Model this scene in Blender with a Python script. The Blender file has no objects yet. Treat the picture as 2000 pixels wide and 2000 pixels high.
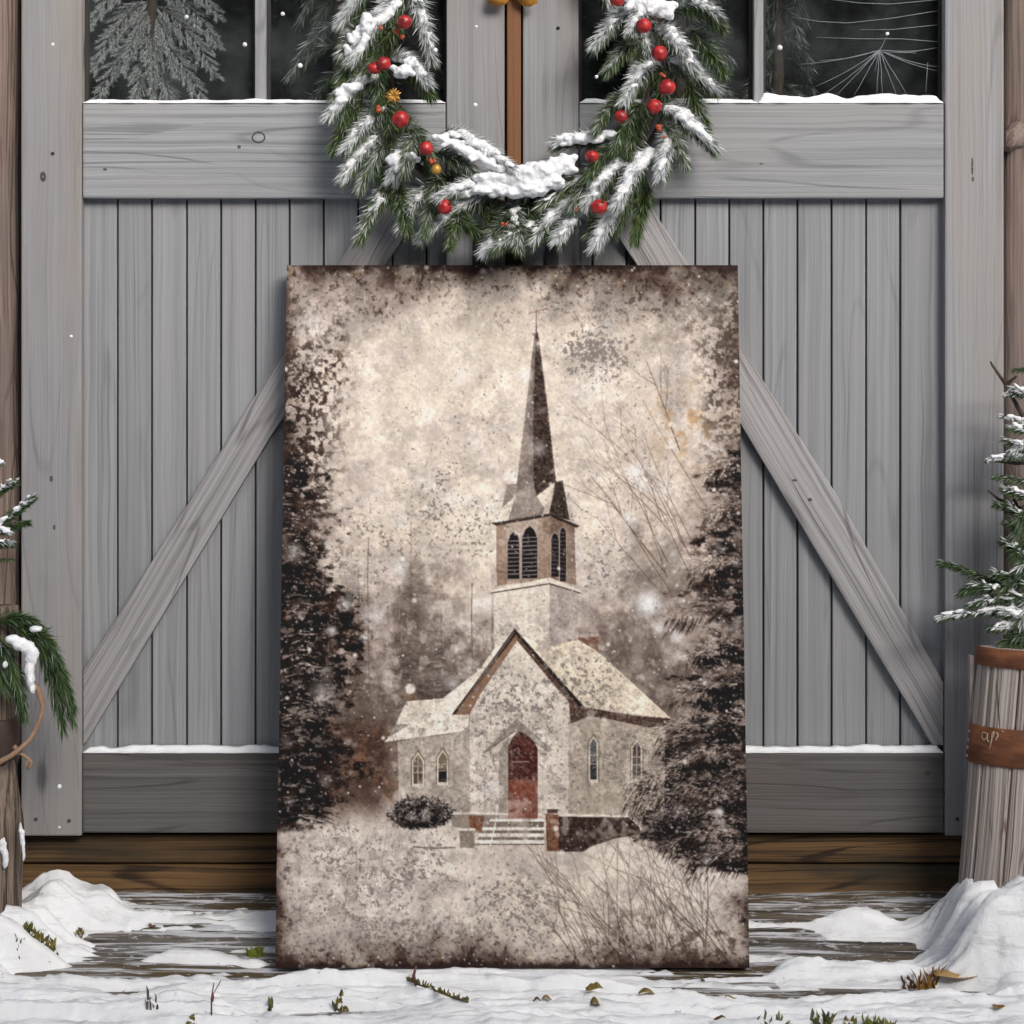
# ---------------------------------------------------------------- the printed picture on the canvas
import numpy as np
def paint_print():
    """Paints the artwork (a white country church in snow, distressed print) as a colour array."""
    rs = np.random.RandomState(11)
    x0, y0, W, H = 530, 508, 946, 1394
    X, Y = np.meshgrid(np.arange(W) + x0, np.arange(H) + y0)
    X = X.astype(np.float32); Y = Y.astype(np.float32)
    def up(n, h, w):                                   # smooth resample of a small random grid
        gy = np.linspace(0, n.shape[0] - 1.001, h); gx = np.linspace(0, n.shape[1] - 1.001, w)
        iy = gy.astype(int); ix = gx.astype(int)
        fy = gy - iy; fx = gx - ix
        fy = (fy * fy * (3 - 2 * fy))[:, None]; fx = (fx * fx * (3 - 2 * fx))[None, :]
        a = n[iy][:, ix]; b = n[iy][:, ix + 1]; c = n[iy + 1][:, ix]; d = n[iy + 1][:, ix + 1]
        return (a * (1 - fx) + b * fx) * (1 - fy) + (c * (1 - fx) + d * fx) * fy
    def vn(cx, cy):
        return up(rs.rand(int(H / cy) + 3, int(W / cx) + 3), H, W)
    def fbm(cx, cy, o=4, g=.55):
        s = 0; a = 1; t = 0
        for k in range(o):
            s = s + a * vn(max(cx, 1.2), max(cy, 1.2)); t += a; a *= g; cx /= 2; cy /= 2
        return s / t
    def ss(a, b, v):
        t = np.clip((v - a) / (b - a), 0, 1); return t * t * (3 - 2 * t)
    img = np.zeros((H, W, 3), np.float32)
    def mix(col, m):
        m = np.clip(m, 0, 1)[..., None]
        img[:] = img * (1 - m) + np.array(col, np.float32) * m
    def mixd(col, m):                                  # only ever darkens
        m = np.clip(m, 0, 1)[..., None]
        img[:] = np.minimum(img, img * (1 - m) + np.array(col, np.float32) * m)
    def inside(pts):
        m = np.zeros((H, W), bool); n = len(pts)
        for i in range(n):
            xa, ya = pts[i]; xb, yb = pts[(i + 1) % n]
            if ya == yb: continue
            c = ((ya > Y) != (yb > Y)) & (X < (xb - xa) * (Y - ya) / (yb - ya) + xa)
            m ^= c
        return m.astype(np.float32)
    def poly(pts, col, a=1.0, tex=0.0):
        m = inside(pts) * a
        mix(col, m)
        if tex: img[:] += ((fine - .5) * tex * inside(pts))[..., None]
    def blur(a, s):
        r = int(3 * s) + 1; k = np.exp(-.5 * (np.arange(-r, r + 1) / s) ** 2); k /= k.sum()
        a = np.apply_along_axis(lambda v: np.convolve(np.pad(v, r, 'edge'), k, 'valid'), 0, a)
        return np.apply_along_axis(lambda v: np.convolve(np.pad(v, r, 'edge'), k, 'valid'), 1, a)
    def line(pts, col, w=1.0, a=1.0, w2=None):
        for (xa, ya), (xb, yb) in zip(pts[:-1], pts[1:]):
            lo = max(0, int(min(xa, xb) - x0 - w - 3)); hi = min(W, int(max(xa, xb) - x0 + w + 4))
            l2 = max(0, int(min(ya, yb) - y0 - w - 3)); h2 = min(H, int(max(ya, yb) - y0 + w + 4))
            if lo >= hi or l2 >= h2: continue
            xs = X[l2:h2, lo:hi]; ys = Y[l2:h2, lo:hi]
            dx, dy = xb - xa, yb - ya; L = dx * dx + dy * dy + 1e-6
            t = np.clip(((xs - xa) * dx + (ys - ya) * dy) / L, 0, 1)
            d = np.hypot(xs - xa - t * dx, ys - ya - t * dy)
            ww = w if w2 is None else w + (w2 - w) * t
            m = (np.clip(ww * .5 + .5 - d, 0, 1) * a)[..., None]
            s = img[l2:h2, lo:hi]; s[:] = s * (1 - m) + np.array(col, np.float32) * m
    def spot(cx, cy, r, col, a, hard=.25):
        lo = max(0, int(cx - x0 - r - 2)); hi = min(W, int(cx - x0 + r + 3))
        l2 = max(0, int(cy - y0 - r - 2)); h2 = min(H, int(cy - y0 + r + 3))
        if lo >= hi or l2 >= h2: return
        d = np.hypot(X[l2:h2, lo:hi] - cx, Y[l2:h2, lo:hi] - cy) / r
        m = (np.clip((1 - d) / (1 - hard), 0, 1) * a)[..., None]
        s = img[l2:h2, lo:hi]; s[:] = s * (1 - m) + np.array(col, np.float32) * m
    fine = fbm(4, 4, 2); grain = rs.rand(H, W); big = fbm(170, 170, 4); mid = fbm(45, 45, 4); mid2 = fbm(34, 34, 4)
    ed = np.minimum(np.minimum(X - 545, 1460 - X), np.minimum(Y - 520, 1888 - Y))
    # paper sky
    mix((207, 194, 181), np.ones((H, W)))
    mix((226, 213, 196), ss(480, 80, np.hypot((X - 960) * 1.0, (Y - 880) * .8)) * .9)
    mix((214, 198, 174), ss(.5, .7, big) * .35); mix((176, 166, 159), ss(.51, .66, fbm(90, 70, 5, .6)) * .55)
    mix((214, 204, 196), ss(.48, .66, mid) * .45)
    mix((196, 180, 170), ss(.52, .72, mid2) * .30)
    # misty far wood
    far = ss(1090, 1250, Y + (mid - .5) * 190 + 60 * np.sin(X / 41.) * (X < 960)) * ss(1600, 1500, Y)
    mix((160, 146, 137), far * .9)
    mix((108, 95, 87), far * ss(.44, .62, fbm(24, 30, 5, .65)) * .7)
    mix((196, 185, 176), far * ss(.54, .68, fbm(40, 50, 4)) * .6)
    for (cx, cy, rx, ry, a) in [(805, 1230, 42, 170, .5), (860, 1330, 90, 90, .75), (700, 1400, 90, 130, .6), (690, 1200, 40, 120, .35), (1240, 1290, 110, 130, .3), (1290, 1120, 90, 110, .35)]:
        q = np.hypot((X - cx) / rx, (Y - cy) / ry) + (fbm(18, 14, 4, .7) - .5) * 1.6
        mix((92, 81, 74), ss(1.1, .5, q) * a)
    def conifer(cx, top, bot, half, col, a, n, snow=0.0, droop=.25, wd=1.6):
        line([(cx, top - 40), (cx + rs.uniform(-2, 2), bot)], col, 2, a)
        for i in range(n):
            t = rs.rand() ** .7; y = top + (bot - top) * t
            reach = half * (t * .92 + .08) * rs.uniform(.35, 1.0) * (0.78 + .22 * np.sin(t * 60 + cx)); sg = rs.choice([-1, 1])
            px_, py_ = cx, y
            pts = [(px_, py_)]
            for k in range(3):
                px_ += sg * reach / 3; py_ += reach / 3 * (droop + rs.uniform(-.25, .3)); pts.append((px_, py_))
            c = np.array(col) * rs.uniform(.75, 1.35)
            if rs.rand() < snow: c = np.array((176, 163, 154)) * rs.uniform(.75, 1.2)
            line(pts, c, wd * rs.uniform(.8, 2.2), a * rs.uniform(.6, 1), .8)
    conifer(803, 1060, 1420, 85, (112, 100, 92), .5, 300)
    conifer(862, 1230, 1420, 80, (86, 78, 72), .6, 260, .15)
    conifer(700, 1150, 1500, 80, (104, 90, 80), .5, 260, .1)
    line([(720, 1050), (718, 1120), (721, 1345)], (92, 80, 74), 1.6, .8)
    line([(922, 1140), (921, 1210), (923, 1300)], (76, 66, 62), 2.2, .8)
    # brown thicket low on the left
    low = ss(1380, 1450, Y) * ss(1625, 1560, Y + (X - 620) * .08) * ss(800, 740, X)
    mix((74, 56, 48), low * .8); mix((128, 100, 82), low * ss(.5, .68, fbm(30, 45, 4)) * .8)
    # dark conifers on the left edge
    edge = np.interp(Y, [760, 830, 930, 1010, 1060, 1150, 1240, 1330, 1420, 1500, 1590, 1650, 1690],
                     [500, 556, 590, 622, 606, 640, 690, 640, 640, 690, 610, 560, 500])
    lt = fbm(20, 13, 5, .72)
    m = ss(-22, 22, edge + 12 - X + (lt - .5) * 210) * ss(1690, 1600, Y + (mid - .5) * 90)
    mix((27, 20, 19), m * .97)
    mix((84, 64, 54), m * ss(.53, .68, fbm(26, 15, 5, .7)) * .65)
    m2 = ss(-60, 40, edge - X + (lt - .5) * 260) * ss(1690, 1560, Y)
    mix((70, 54, 47), m2 * (1 - m) * ss(.47, .56, fbm(11, 8, 3, .7)) * .75)
    conifer(556, 770, 1100, 46, (44, 37, 35), .95, 620, .12, .1)
    conifer(585, 950, 1600, 92, (36, 30, 28), .9, 1200, .1, .2)
    sp = ss(0, 70, 700 - X) * ss(560, 760, Y) * ss(1050, 860, Y)
    mix((62, 50, 46), sp * ss(.58, .66, fbm(9, 9, 2)) * .85)
    # snowy field
    fl = ss(-10, 14, Y - (1604 + (mid - .5) * 30 - np.clip(X - 900, -400, 0) * .06))
    mix((222, 211, 200), fl)
    mix((224, 210, 194), fl * ss(330, 60, np.hypot(X - 1090, (Y - 1720) * 1.2)) * .6)
    mix((186, 175, 167), fl * ss(.5, .68, fbm(80, 60, 4)) * .5)
    mix((160, 151, 144), fl * ss(1250, 620, X + (Y - 1700) * .3) * ss(.52, .66, fbm(26, 26, 4, .65)) * .5)
    # dark conifers on the right edge
    edge = np.interp(Y, [840, 880, 950, 1010, 1060, 1110, 1160, 1200, 1260, 1330, 1390, 1450, 1500, 1570, 1640, 1690, 1715],
                     [1480, 1418, 1390, 1404, 1370, 1395, 1330, 1400, 1392, 1330, 1372, 1290, 1262, 1220, 1270, 1370, 1480])
    rt = fbm(30, 13, 5, .68)
    m = ss(-16, 18, X - edge + (rt - .5) * 170)
    mix((26, 20, 20), m * .98)
    mix((96, 80, 72), m * ss(.53, .66, fbm(34, 12, 5, .7)) * .7)
    mix((182, 168, 158), m * ss(.56, .68, fbm(34, 16, 4, .7)) * .7); mix((120, 104, 94), ss(-60, 30, X - edge + (rt - .5) * 220) * (1 - m) * .5)
    def bough(bx, by, L, n=130, fat=1.0):
        for k in range(n // 2):
            t = rs.rand(); xx = bx - L * t; yy = by + 26 * t * t + rs.uniform(4, 34) * fat; l = rs.uniform(8, 26)
            line([(xx, yy), (xx - l * .4, yy + l * .8)], np.array((34, 28, 26)) * rs.uniform(.7, 1.6), 2.4, .75, .8)
        for k in range(n):
            t = rs.rand() ** .8; xx = bx - L * t + rs.uniform(-8, 8); yy = by + 26 * t * t + rs.uniform(-11, 7) * fat
            l = rs.uniform(6, 22) * (1.1 - .5 * t); d = rs.uniform(-.35, .75)
            c = (198, 184, 172) if rs.rand() < .66 else (74, 60, 54)
            line([(xx, yy), (xx - l * .8, yy + l * d)], np.array(c) * rs.uniform(.6, 1.12), rs.uniform(1, 2.4), .75, .7)
    RB = [(1440, 900, 60), (1450, 985, 80), (1455, 1090, 110), (1460, 1180, 160), (1450, 1255, 110), (1460, 1330, 150), (1455, 1400, 150), (1450, 1460, 180), (1455, 1545, 170), (1450, 1600, 150), (1455, 1650, 110)]
    for q in RB: bough(*q)
    # bare twigs
    def twig(x, y, ang, L, w, col, a, depth=0):
        pts = [(x, y)]; n = 7
        for k in range(n):
            ang += rs.uniform(-.09, .09) ; x += np.cos(ang) * L / n; y -= np.sin(ang) * L / n; pts.append((x, y))
            if depth < 2 and k > 1 and rs.rand() < .42: twig(x, y, ang + rs.choice([-1, 1]) * rs.uniform(.25, .6), L * .45, w * .65, col, a * .8, depth + 1)
        for i in range(n): line(pts[i:i + 2], col, w * (1 - i / n * .6), a)
    for k in range(13): twig(rs.uniform(1290, 1420), rs.uniform(1000, 1180), rs.uniform(1.75, 2.35), rs.uniform(150, 330), 1.7, (98, 80, 68), .8)
    twig(1328, 880, 2.0, 190, 2, (70, 55, 48), .9); twig(1300, 1120, 2.2, 240, 2, (88, 72, 62), .9)
    mix((186, 152, 112), ss(110, 10, np.hypot(X - 1345, (Y - 830) * .8)) * ss(.45, .7, fbm(16, 22, 3)) * .75)
    for k in range(60):
        twig(rs.uniform(1130, 1440), rs.uniform(1850, 1890), rs.uniform(1.5, 2.4), rs.uniform(60, 330), 1.6, (86, 72, 62), .7, 1)
    for k in range(7): twig(rs.uniform(590, 750), rs.uniform(1640, 1780), rs.uniform(1.3, 1.75), rs.uniform(60, 160), 1.4, (120, 108, 98), .6, 1)
    # light reaching the middle of the picture, patchy pale blooms
    mix((234, 227, 218), ss(.58, .74, fbm(46, 46, 3)) * ss(420, 120, np.hypot(X - 980, (Y - 900) * .7)) * .55)
    # ---- church
    def c1(l): return [(940 + a / 3.218, 600 + b / 3.218) for a, b in l]
    def c2(l): return [(740 + a / 3.22, 1200 + b / 3.22) for a, b in l]
    CREAM = (231, 220, 204); DK = (66, 56, 51)
    line(c1([(346, 15), (346, 165)]), (96, 78, 70), 2.2); line(c1([(297, 40), (415, 8)]), (128, 88, 74), 2.0)
    poly(c1([(335, 165), (345, 150), (335, 480), (325, 900), (330, 1110), (222, 1115), (265, 760)]), (116, 105, 99), 1, 30)
    poly(c1([(345, 150), (357, 162), (410, 560), (470, 1095), (345, 1190), (330, 1110), (325, 900), (332, 480)]), (78, 66, 60), 1, 45)
    poly(c1([(160, 1115), (222, 1110), (208, 1190), (130, 1270)]), (146, 134, 126), 1, 30)
    poly(c1([(130, 1265), (208, 1190), (170, 1342), (70, 1357)]), CREAM, 1, 20)
    poly(c1([(222, 1110), (330, 1105), (345, 1185), (425, 1305), (168, 1342), (212, 1195)]), (128, 117, 110), 1, 30)
    poly(c1([(410, 1195), (462, 1120), (425, 1302), (385, 1306), (400, 1250)]), (190, 178, 165), 1, 30)
    poly(c1([(462, 1100), (512, 1088), (556, 1340), (425, 1302), (452, 1170)]), (78, 67, 61), 1, 40)
    poly(c1([(95, 1365), (430, 1308), (428, 1710), (97, 1752)]), (168, 150, 136), 1, 24)
    poly(c1([(95, 1365), (160, 1355), (162, 1742), (97, 1752)]), (136, 112, 95), .8, 24)
    poly(c1([(360, 1320), (430, 1308), (428, 1710), (355, 1716)]), (144, 122, 106), .8, 24)
    poly(c1([(430, 1308), (586, 1370), (596, 1747), (428, 1708)]), (132, 113, 100), 1, 30)
    for (a, b, t, bt, sl) in [(167, 240, 1412, 1707, -.03), (257, 351, 1375, 1705, -.05), (438, 488, 1420, 1695, .03), (493, 532, 1385, 1722, .05)]:
        w = b - a
        poly(c1([(a - 6, bt), (a - 6, t + w * .75), (a + w * .15, t + w * .2), (a + w / 2, t - 8), (b - w * .15, t + w * .2), (b + 6, t + w * .75), (b + 6, bt)]), (176, 164, 154), .7)
        poly(c1([(a, bt), (a, t + w * .75), (a + w * .2, t + w * .25), (a + w / 2, t), (b - w * .2, t + w * .25), (b, t + w * .75), (b, bt)]), (45, 39, 42))
        yy = t + w * .8
        while yy < bt - 8:
            line(c1([(a + 3, yy), (b - 3, yy + sl * w)]), (176, 164, 160), 1.7, .85 if a < 400 else .4); yy += 26
    poly(c1([(58, 1356), (240, 1330), (430, 1296), (620, 1374), (600, 1388), (430, 1314), (95, 1374)]), DK)
    poly(c1([(58, 1780), (430, 1698), (628, 1782), (622, 1797), (430, 1738), (60, 1797)]), CREAM)
    poly(c2([(725, 230), (1075, 200), (1075, -210), (722, -140)]), (217, 206, 193), 1, 16)
    poly(c2([(1075, 300), (1075, -200), (1255, -135), (1255, 330)]), (178, 166, 158), 1, 20)
    line(c1([(60, 1797), (430, 1738), (622, 1797)]), DK, 2.2)
    for k in range(16): line(c1([(84, 1830 + k * 26), (424, 1790 + k * 26)]), (186, 175, 163), 1, .5)
    # roofs
    poly(c2([(1255, 130), (1382, 120), (1384, 262), (1330, 232), (1255, 175)]), (122, 92, 78), 1, 30)
    poly(c2([(1255, 128), (1382, 118), (1382, 138), (1255, 148)]), (176, 160, 150))
    poly(c2([(853, 90), (1010, 210), (1255, 160), (1385, 240), (1835, 652), (1600, 632), (1295, 582)]), (225, 211, 190), 1, 20)
    poly(c2([(158, 475), (236, 475), (240, 550), (150, 555)]), (128, 108, 88), 1, 30); spot(*c2([(197, 468)])[0], 12, (230, 222, 212), 1, .7)
    poly(c2([(175, 546), (400, 530), (635, 345), (725, 215), (853, 92), (600, 500), (570, 628), (565, 690), (530, 735), (35, 802), (60, 775), (190, 692), (105, 692)]), (232, 221, 206), 1, 14)
    poly(c2([(105, 692), (190, 692), (110, 745), (60, 775)]), (150, 140, 134))
    poly(c2([(1195, 545), (1300, 590), (1835, 658), (1800, 710), (1795, 1262), (1190, 1258)]), (176, 164, 150), 1, 22)
    poly(c2([(1195, 545), (1295, 585), (1600, 636), (1830, 655), (1830, 690), (1700, 712), (1450, 660), (1320, 640), (1205, 690)]), (80, 63, 55), .92, 30)
    poly(c2([(118, 802), (530, 742), (565, 700), (580, 690), (580, 1252), (450, 1245), (125, 1185)]), (180, 169, 157), 1, 20)
    poly(c2([(865, 160), (1195, 560), (1192, 1258), (575, 1255), (570, 625), (600, 545)]), (214, 203, 190), 1, 18)
    for k in range(34): line(c2([(max(578, 870 - (k * 32 + 20) * .78), 180 + k * 32), (min(1190, 870 + (k * 32 + 20) * .8), 180 + k * 32)]), (186, 175, 163), 1, .35)
    poly(c2([(853, 88), (880, 150), (640, 500), (570, 628), (455, 634), (640, 385)]), (140, 112, 92))
    poly(c2([(853, 88), (862, 130), (480, 628), (455, 634), (640, 385)]), (62, 52, 48))
    line(c2([(850, 112), (500, 600)]), (150, 134, 122), 1.4)
    poly(c2([(853, 88), (1295, 583), (1215, 640), (1195, 548), (872, 168)]), (96, 76, 66), 1, 30)
    poly(c2([(853, 88), (1295, 583), (1270, 590), (856, 120)]), (54, 46, 43))
    # porch hood and door
    poly(c2([(755, 860), (815, 780), (812, 1290), (755, 1240)]), (166, 155, 143))
    poly(c2([(868, 655), (1098, 855), (1062, 864), (868, 722), (690, 866), (655, 868)]), (158, 150, 139), 1, 20)
    line(c2([(660, 868), (868, 728), (1065, 862)]), (104, 94, 84), 1.5)
    arch = [(812, 1288), (812, 830), (840, 775), (880, 735), (925, 752), (975, 800), (1000, 850), (1000, 1282)]
    poly(c2(arch), (82, 50, 45), 1, 30); poly(c2([(812, 1290), (812, 1040), (1000, 1035), (1000, 1285)]), (128, 82, 68), 1, 26)
    poly(c2([(860, 760), (960, 790), (990, 870), (930, 880)]), (100, 66, 58), .6); line(c2([(835, 928), (945, 926)]), (190, 180, 172), 1.4)
    def win(a, b, t, bt, g1, g2, mv):
        w = b - a
        poly(c2([(a - 12, bt + 10), (a - 12, t + w * .7), (a + w / 2, t - 22), (b + 12, t + w * .7), (b + 12, bt + 10)]), (98, 84, 68), .8)
        poly(c2([(a - 5, bt + 14), (a - 5, t + w * .75), (a + w / 2, t - 8), (b + 5, t + w * .75), (b + 5, bt + 14)]), (214, 204, 188))
        poly(c2([(a + 4, bt - 6), (a + 4, t + w * .8), (a + w / 2, t + 8), (b - 4, t + w * .8), (b - 4, bt - 6)]), g1)
        poly(c2([(a + 4, bt - 6), (a + 4, (t + bt) / 2 + 15), (b - 4, (t + bt) / 2 + 15), (b - 4, bt - 6)]), g2)
        for f in (.42, .62): line(c2([(a, t + (bt - t) * f), (b, t + (bt - t) * f)]), (206, 196, 182), 1.5)
        if mv: line(c2([((a + b) / 2, t + 20), ((a + b) / 2, bt)]), (206, 196, 182), 1.4)
    win(212, 280, 872, 1070, (112, 98, 84), (98, 84, 72), True); win(372, 432, 856, 1060, (124, 106, 88), (48, 45, 46), False)
    win(1325, 1375, 770, 1045, (92, 92, 95), (70, 70, 74), False); win(1590, 1652, 792, 1040, (82, 66, 66), (92, 88, 88), True)
    # plinth, steps, bushes
    poly(c2([(450, 1255), (812, 1262), (812, 1300), (690, 1300), (640, 1380), (460, 1330)]), (150, 138, 126))
    poly(c2([(450, 1240), (812, 1250), (812, 1260), (455, 1256)]), (234, 225, 212))
    poly(c2([(562, 1262), (662, 1268), (645, 1372), (575, 1345)]), (120, 84, 64), 1, 30)
    poly(c2([(690, 1285), (1040, 1285), (1040, 1450), (600, 1450)]), (120, 108, 96), 1, 20)
    for (a, b, t, bt) in [(700, 1038, 1286, 1302), (655, 1038, 1338, 1358), (632, 1038, 1378, 1400), (604, 1038, 1420, 1442)]:
        poly(c2([(a, t), (b, t), (b, bt), (a - 8, bt)]), (240, 233, 222))
    poly(c2([(1130, 1268), (1570, 1276), (1640, 1340), (1640, 1385), (1480, 1410), (1330, 1462), (1290, 1492), (1130, 1492)]), (70, 57, 51), 1, 36)
    poly(c2([(1000, 1250), (1570, 1262), (1570, 1277), (1000, 1268)]), (226, 216, 202))
    poly(c2([(1048, 1252), (1132, 1258), (1132, 1488), (1055, 1488)]), (124, 92, 74), 1, 36)
    poly(c2([(1055, 1222), (1128, 1222), (1126, 1250), (1058, 1250)]), (84, 66, 60)); line(c2([(1055, 1220), (1128, 1220)]), (236, 228, 216), 2.4)
    poly(c2([(505, 1358), (602, 1358), (602, 1472), (512, 1466)]), (142, 131, 116), 1, 26); poly(c2([(490, 1345), (606, 1345), (606, 1362), (490, 1362)]), (234, 226, 214))
    line(c2([(745, 1180), (738, 1290), (700, 1455)]), (240, 232, 222), 2.4)
    line(c2([(215, 1462), (350, 1470), (480, 1466)]), (110, 96, 86), 3, .8)
    for (cx, cy, rx, ry, n) in [(260, 1250, 200, 100, 1100), (1830, 1300, 170, 105, 900)]:
        bx, by = c2([(cx, cy)])[0]; rx /= 3.22; ry /= 3.22
        q = np.hypot((X - bx) / rx, (Y - by) / ry) + (fine - .5) * .5 + (mid - .5) * .5
        mix((50, 45, 44), ss(1.05, .85, q))
        for k in range(n):
            r = np.sqrt(rs.rand()); an = rs.uniform(0, 6.283); xx = bx + rx * r * np.cos(an); yy = by + ry * r * np.sin(an)
            up_ = (by - yy) / ry; l = rs.uniform(3, 9); d = rs.uniform(0, 6.28)
            c = (190, 178, 172) if rs.rand() < .28 + .3 * up_ else (38, 33, 33)
            line([(xx, yy), (xx + l * np.cos(d), yy + l * np.sin(d) * .6)], np.array(c) * rs.uniform(.7, 1.1), 1.5, .8)
    for q in [(1352, 1412, 70, 130), (1350, 1440, 60, 100), (1340, 1492, 90, 150), (1345, 1512, 125, 170), (1370, 1545, 140, 170), (1400, 1580, 150, 150), (1420, 1465, 100, 150), (1430, 1520, 120, 150), (1440, 1625, 150, 150), (1445, 1665, 110, 100)]: bough(*q, 1.2)
    # the print is worn all over: washed-out clouds, stains, broken tone
    ch = ss(1180, 1240, Y) * ss(1700, 1600, Y) * ss(700, 780, X) * ss(1330, 1270, X)
    img[:] *= (1 + (fbm(34, 34, 4) - .5) * .26 + (fbm(8, 8, 3, .7) - .5) * .22)[..., None]
    lum = ss(70, 130, blur(img.mean(2), 3)); mix((182, 170, 160), lum * ss(.50, .68, fbm(70, 70, 4)) * .16); mix((150, 136, 126), lum * ss(.56, .70, fbm(30, 30, 4)) * .14)
    mix((226, 214, 198), lum * ss(420, 100, np.hypot(X - 950, (Y - 800) * .8)) * ss(.42, .62, fbm(60, 60, 3)) * .35 * ss(1180, 1050, Y))
    mix((132, 122, 115), ch * ss(.58, .66, fbm(16, 16, 4, .75)) * .42); mix((226, 216, 204), ch * ss(.60, .72, fbm(26, 26, 3)) * .4)
    side = np.maximum(ss(720, 600, X), ss(1300, 1400, X)) * ss(760, 900, Y) * ss(1700, 1600, Y)
    mix((128, 114, 105), side * ss(.55, .72, fbm(60, 44, 4)) * .55); mix((192, 180, 170), side * ss(.58, .66, fbm(16, 9, 4, .72)) * .5)
    for k in range(60):
        xx = rs.choice([rs.uniform(545, 720), rs.uniform(1270, 1455)]); spot(xx, rs.uniform(850, 1680), rs.uniform(5, 15), (214, 210, 206), rs.uniform(.15, .5), .0)
    for k in range(24): spot(rs.uniform(560, 1440), rs.uniform(600, 1350), rs.uniform(6, 20), (240, 236, 230), rs.uniform(.2, .55), .0)
    # snow in the air of the picture
    for (cx, cy, r, a) in [(575, 1078, 26, .6), (600, 630, 40, .55), (1240, 920, 24, .9), (1268, 1180, 30, .95), (1260, 1180, 44, .5), (1228, 1012, 18, .7),
                           (782, 1110, 22, .7), (677, 1180, 22, .55), (730, 1205, 30, .5), (712, 1245, 14, .6), (650, 1232, 14, .7), (950, 1180, 30, .5), (630, 1352, 36, .5),
                           (884, 1335, 18, .6), (1287, 1228, 18, .7), (1322, 1244, 16, .7), (1255, 950, 22, .5), (1050, 878, 22, .45), (1025, 732, 20, .8), (960, 1540, 26, .5), (1405, 1585, 14, .8),
                           (1380, 1680, 16, .5), (700, 1870, 18, .6), (860, 1800, 26, .35), (900, 735, 30, .3), (1190, 632, 16, .7), (1135, 680, 12, .8), (560, 1450, 20, .3), (1440, 1215, 16, .5)]:
        spot(cx, cy, r, (236, 234, 230), a, .1)
    # scuffs: flakes of missing ink, grey underneath
    patch = fbm(120, 120, 3); flake = fbm(7, 7, 3, .7); flake2 = fbm(3.4, 3.4, 2, .7)
    dens = np.zeros((H, W))
    for (cx, cy, rx, ry, a) in [(1150, 690, 75, 50, .19), (1180, 620, 60, 60, .12), (860, 1020, 120, 120, .09), (1180, 1110, 90, 80, .08), (1150, 1330, 90, 90, .14), (1010, 1420, 130, 150, .085), (1200, 1480, 110, 110, .09), (830, 1470, 90, 90, .06),
                                (740, 1700, 170, 120, .09), (980, 1780, 100, 110, .12), (640, 1790, 110, 90, .11), (1140, 1500, 80, 90, .08), (820, 1720, 200, 90, .05), (900, 820, 200, 200, .02),
                                (800, 760, 160, 160, .01), (740, 1120, 120, 110, .07), (1240, 960, 150, 200, .02), (960, 760, 120, 110, .02), (1240, 1220, 80, 130, .05)]:
        dens = np.maximum(dens, a * np.exp(-((X - cx) / rx) ** 2 - ((Y - cy) / ry) ** 2))
    thr = .735 - dens * 1.75 - (patch - .5) * .22
    fk = ss(0, .03, flake * .62 + flake2 * .38 - thr)
    mix((128, 120, 115), fk * .82)
    q = inside([(1155, 545), (1200, 545), (1192, 600), (1180, 612), (1164, 606)]); mix((140, 131, 126), q * .8)
    # grimy edges
    tb = np.minimum(Y - 520, 1888 - Y); lr = np.minimum(X - 545, 1460 - X) * 1.5 + np.where(Y < 900, 0, 26)
    ee = np.minimum(tb * np.where(Y < 1000, 1.0, 1.25), lr)
    n1 = fbm(70, 70, 4) - .5; n2 = fbm(20, 20, 4, .7) - .5
    e = ee + n1 * 150 + n2 * 70
    top = np.clip((740 - Y) / 200, 0, 1)
    mixd((168, 156, 147), ss(150, 30, e) * .55)
    mixd((150, 142, 134), top * ss(.44, .62, fbm(60, 60, 4)) * .7)
    mixd((104, 90, 82), ss(80, -10, e) * .7)
    mixd((110, 104, 96), top * ss(1180, 1400, X) * ss(.46, .62, fbm(26, 26, 5, .7)) * .8)
    mixd((80, 64, 58), ss(34, -14, e) * .75)
    mixd((60, 48, 45), ss(16, 0, ee + n1 * 40 + n2 * 30) * .8)
    spk = fbm(6.5, 6.5, 3, .7)
    mixd((52, 40, 38), ss(.60, .70, spk) * ss(150, 10, ee + n1 * 140) * .65)
    corner = np.hypot((X - 545) / 190., (Y - 860) / 330.)
    mixd((66, 53, 48), ss(1.05, .3, corner + n1 * 1.2) * ss(.53, .60, fbm(9, 9, 3, .7)) * .85)
    corner = np.hypot((X - 1455) / 110., (Y - 760) / 300.)
    mixd((84, 72, 64), ss(1.05, .3, corner + n1 * 1.2) * ss(.50, .60, fbm(10, 10, 3, .7)) * .75)
    mixd((130, 100, 62), ss(.64, .74, fbm(14, 14, 3)) * ss(60, 10, ee) * .35)
    low2 = ss(1700, 1850, Y) * ss(1050, 1300, X)
    mixd((92, 78, 68), low2 * ss(.53, .64, fbm(24, 20, 5, .7)) * .75)
    mixd((128, 120, 113), ss(1640, 1720, Y) * ss(1250, 900, X) * ss(.54, .62, fbm(9, 9, 4, .8)) * ss(.46, .62, fbm(90, 80, 3)) * .75)
    # dust specks, dark pits and pale streaks
    dark = 1 - img.mean(2) / 255
    pit = ss(.90, .94, fbm(3, 3, 1)); mix((92, 80, 74), pit * .5)
    n = 1900
    for k in range(n):
        xx, yy = rs.uniform(540, 1466), rs.uniform(518, 1890)
        d = dark[int(yy - y0), int(xx - x0)]
        if d > .5 or rs.rand() < .35:
            spot(xx, yy, rs.uniform(1.2, 3.4) if rs.rand() < .93 else rs.uniform(4, 8), (226, 220, 214), rs.uniform(.35, .95), .3)
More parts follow.
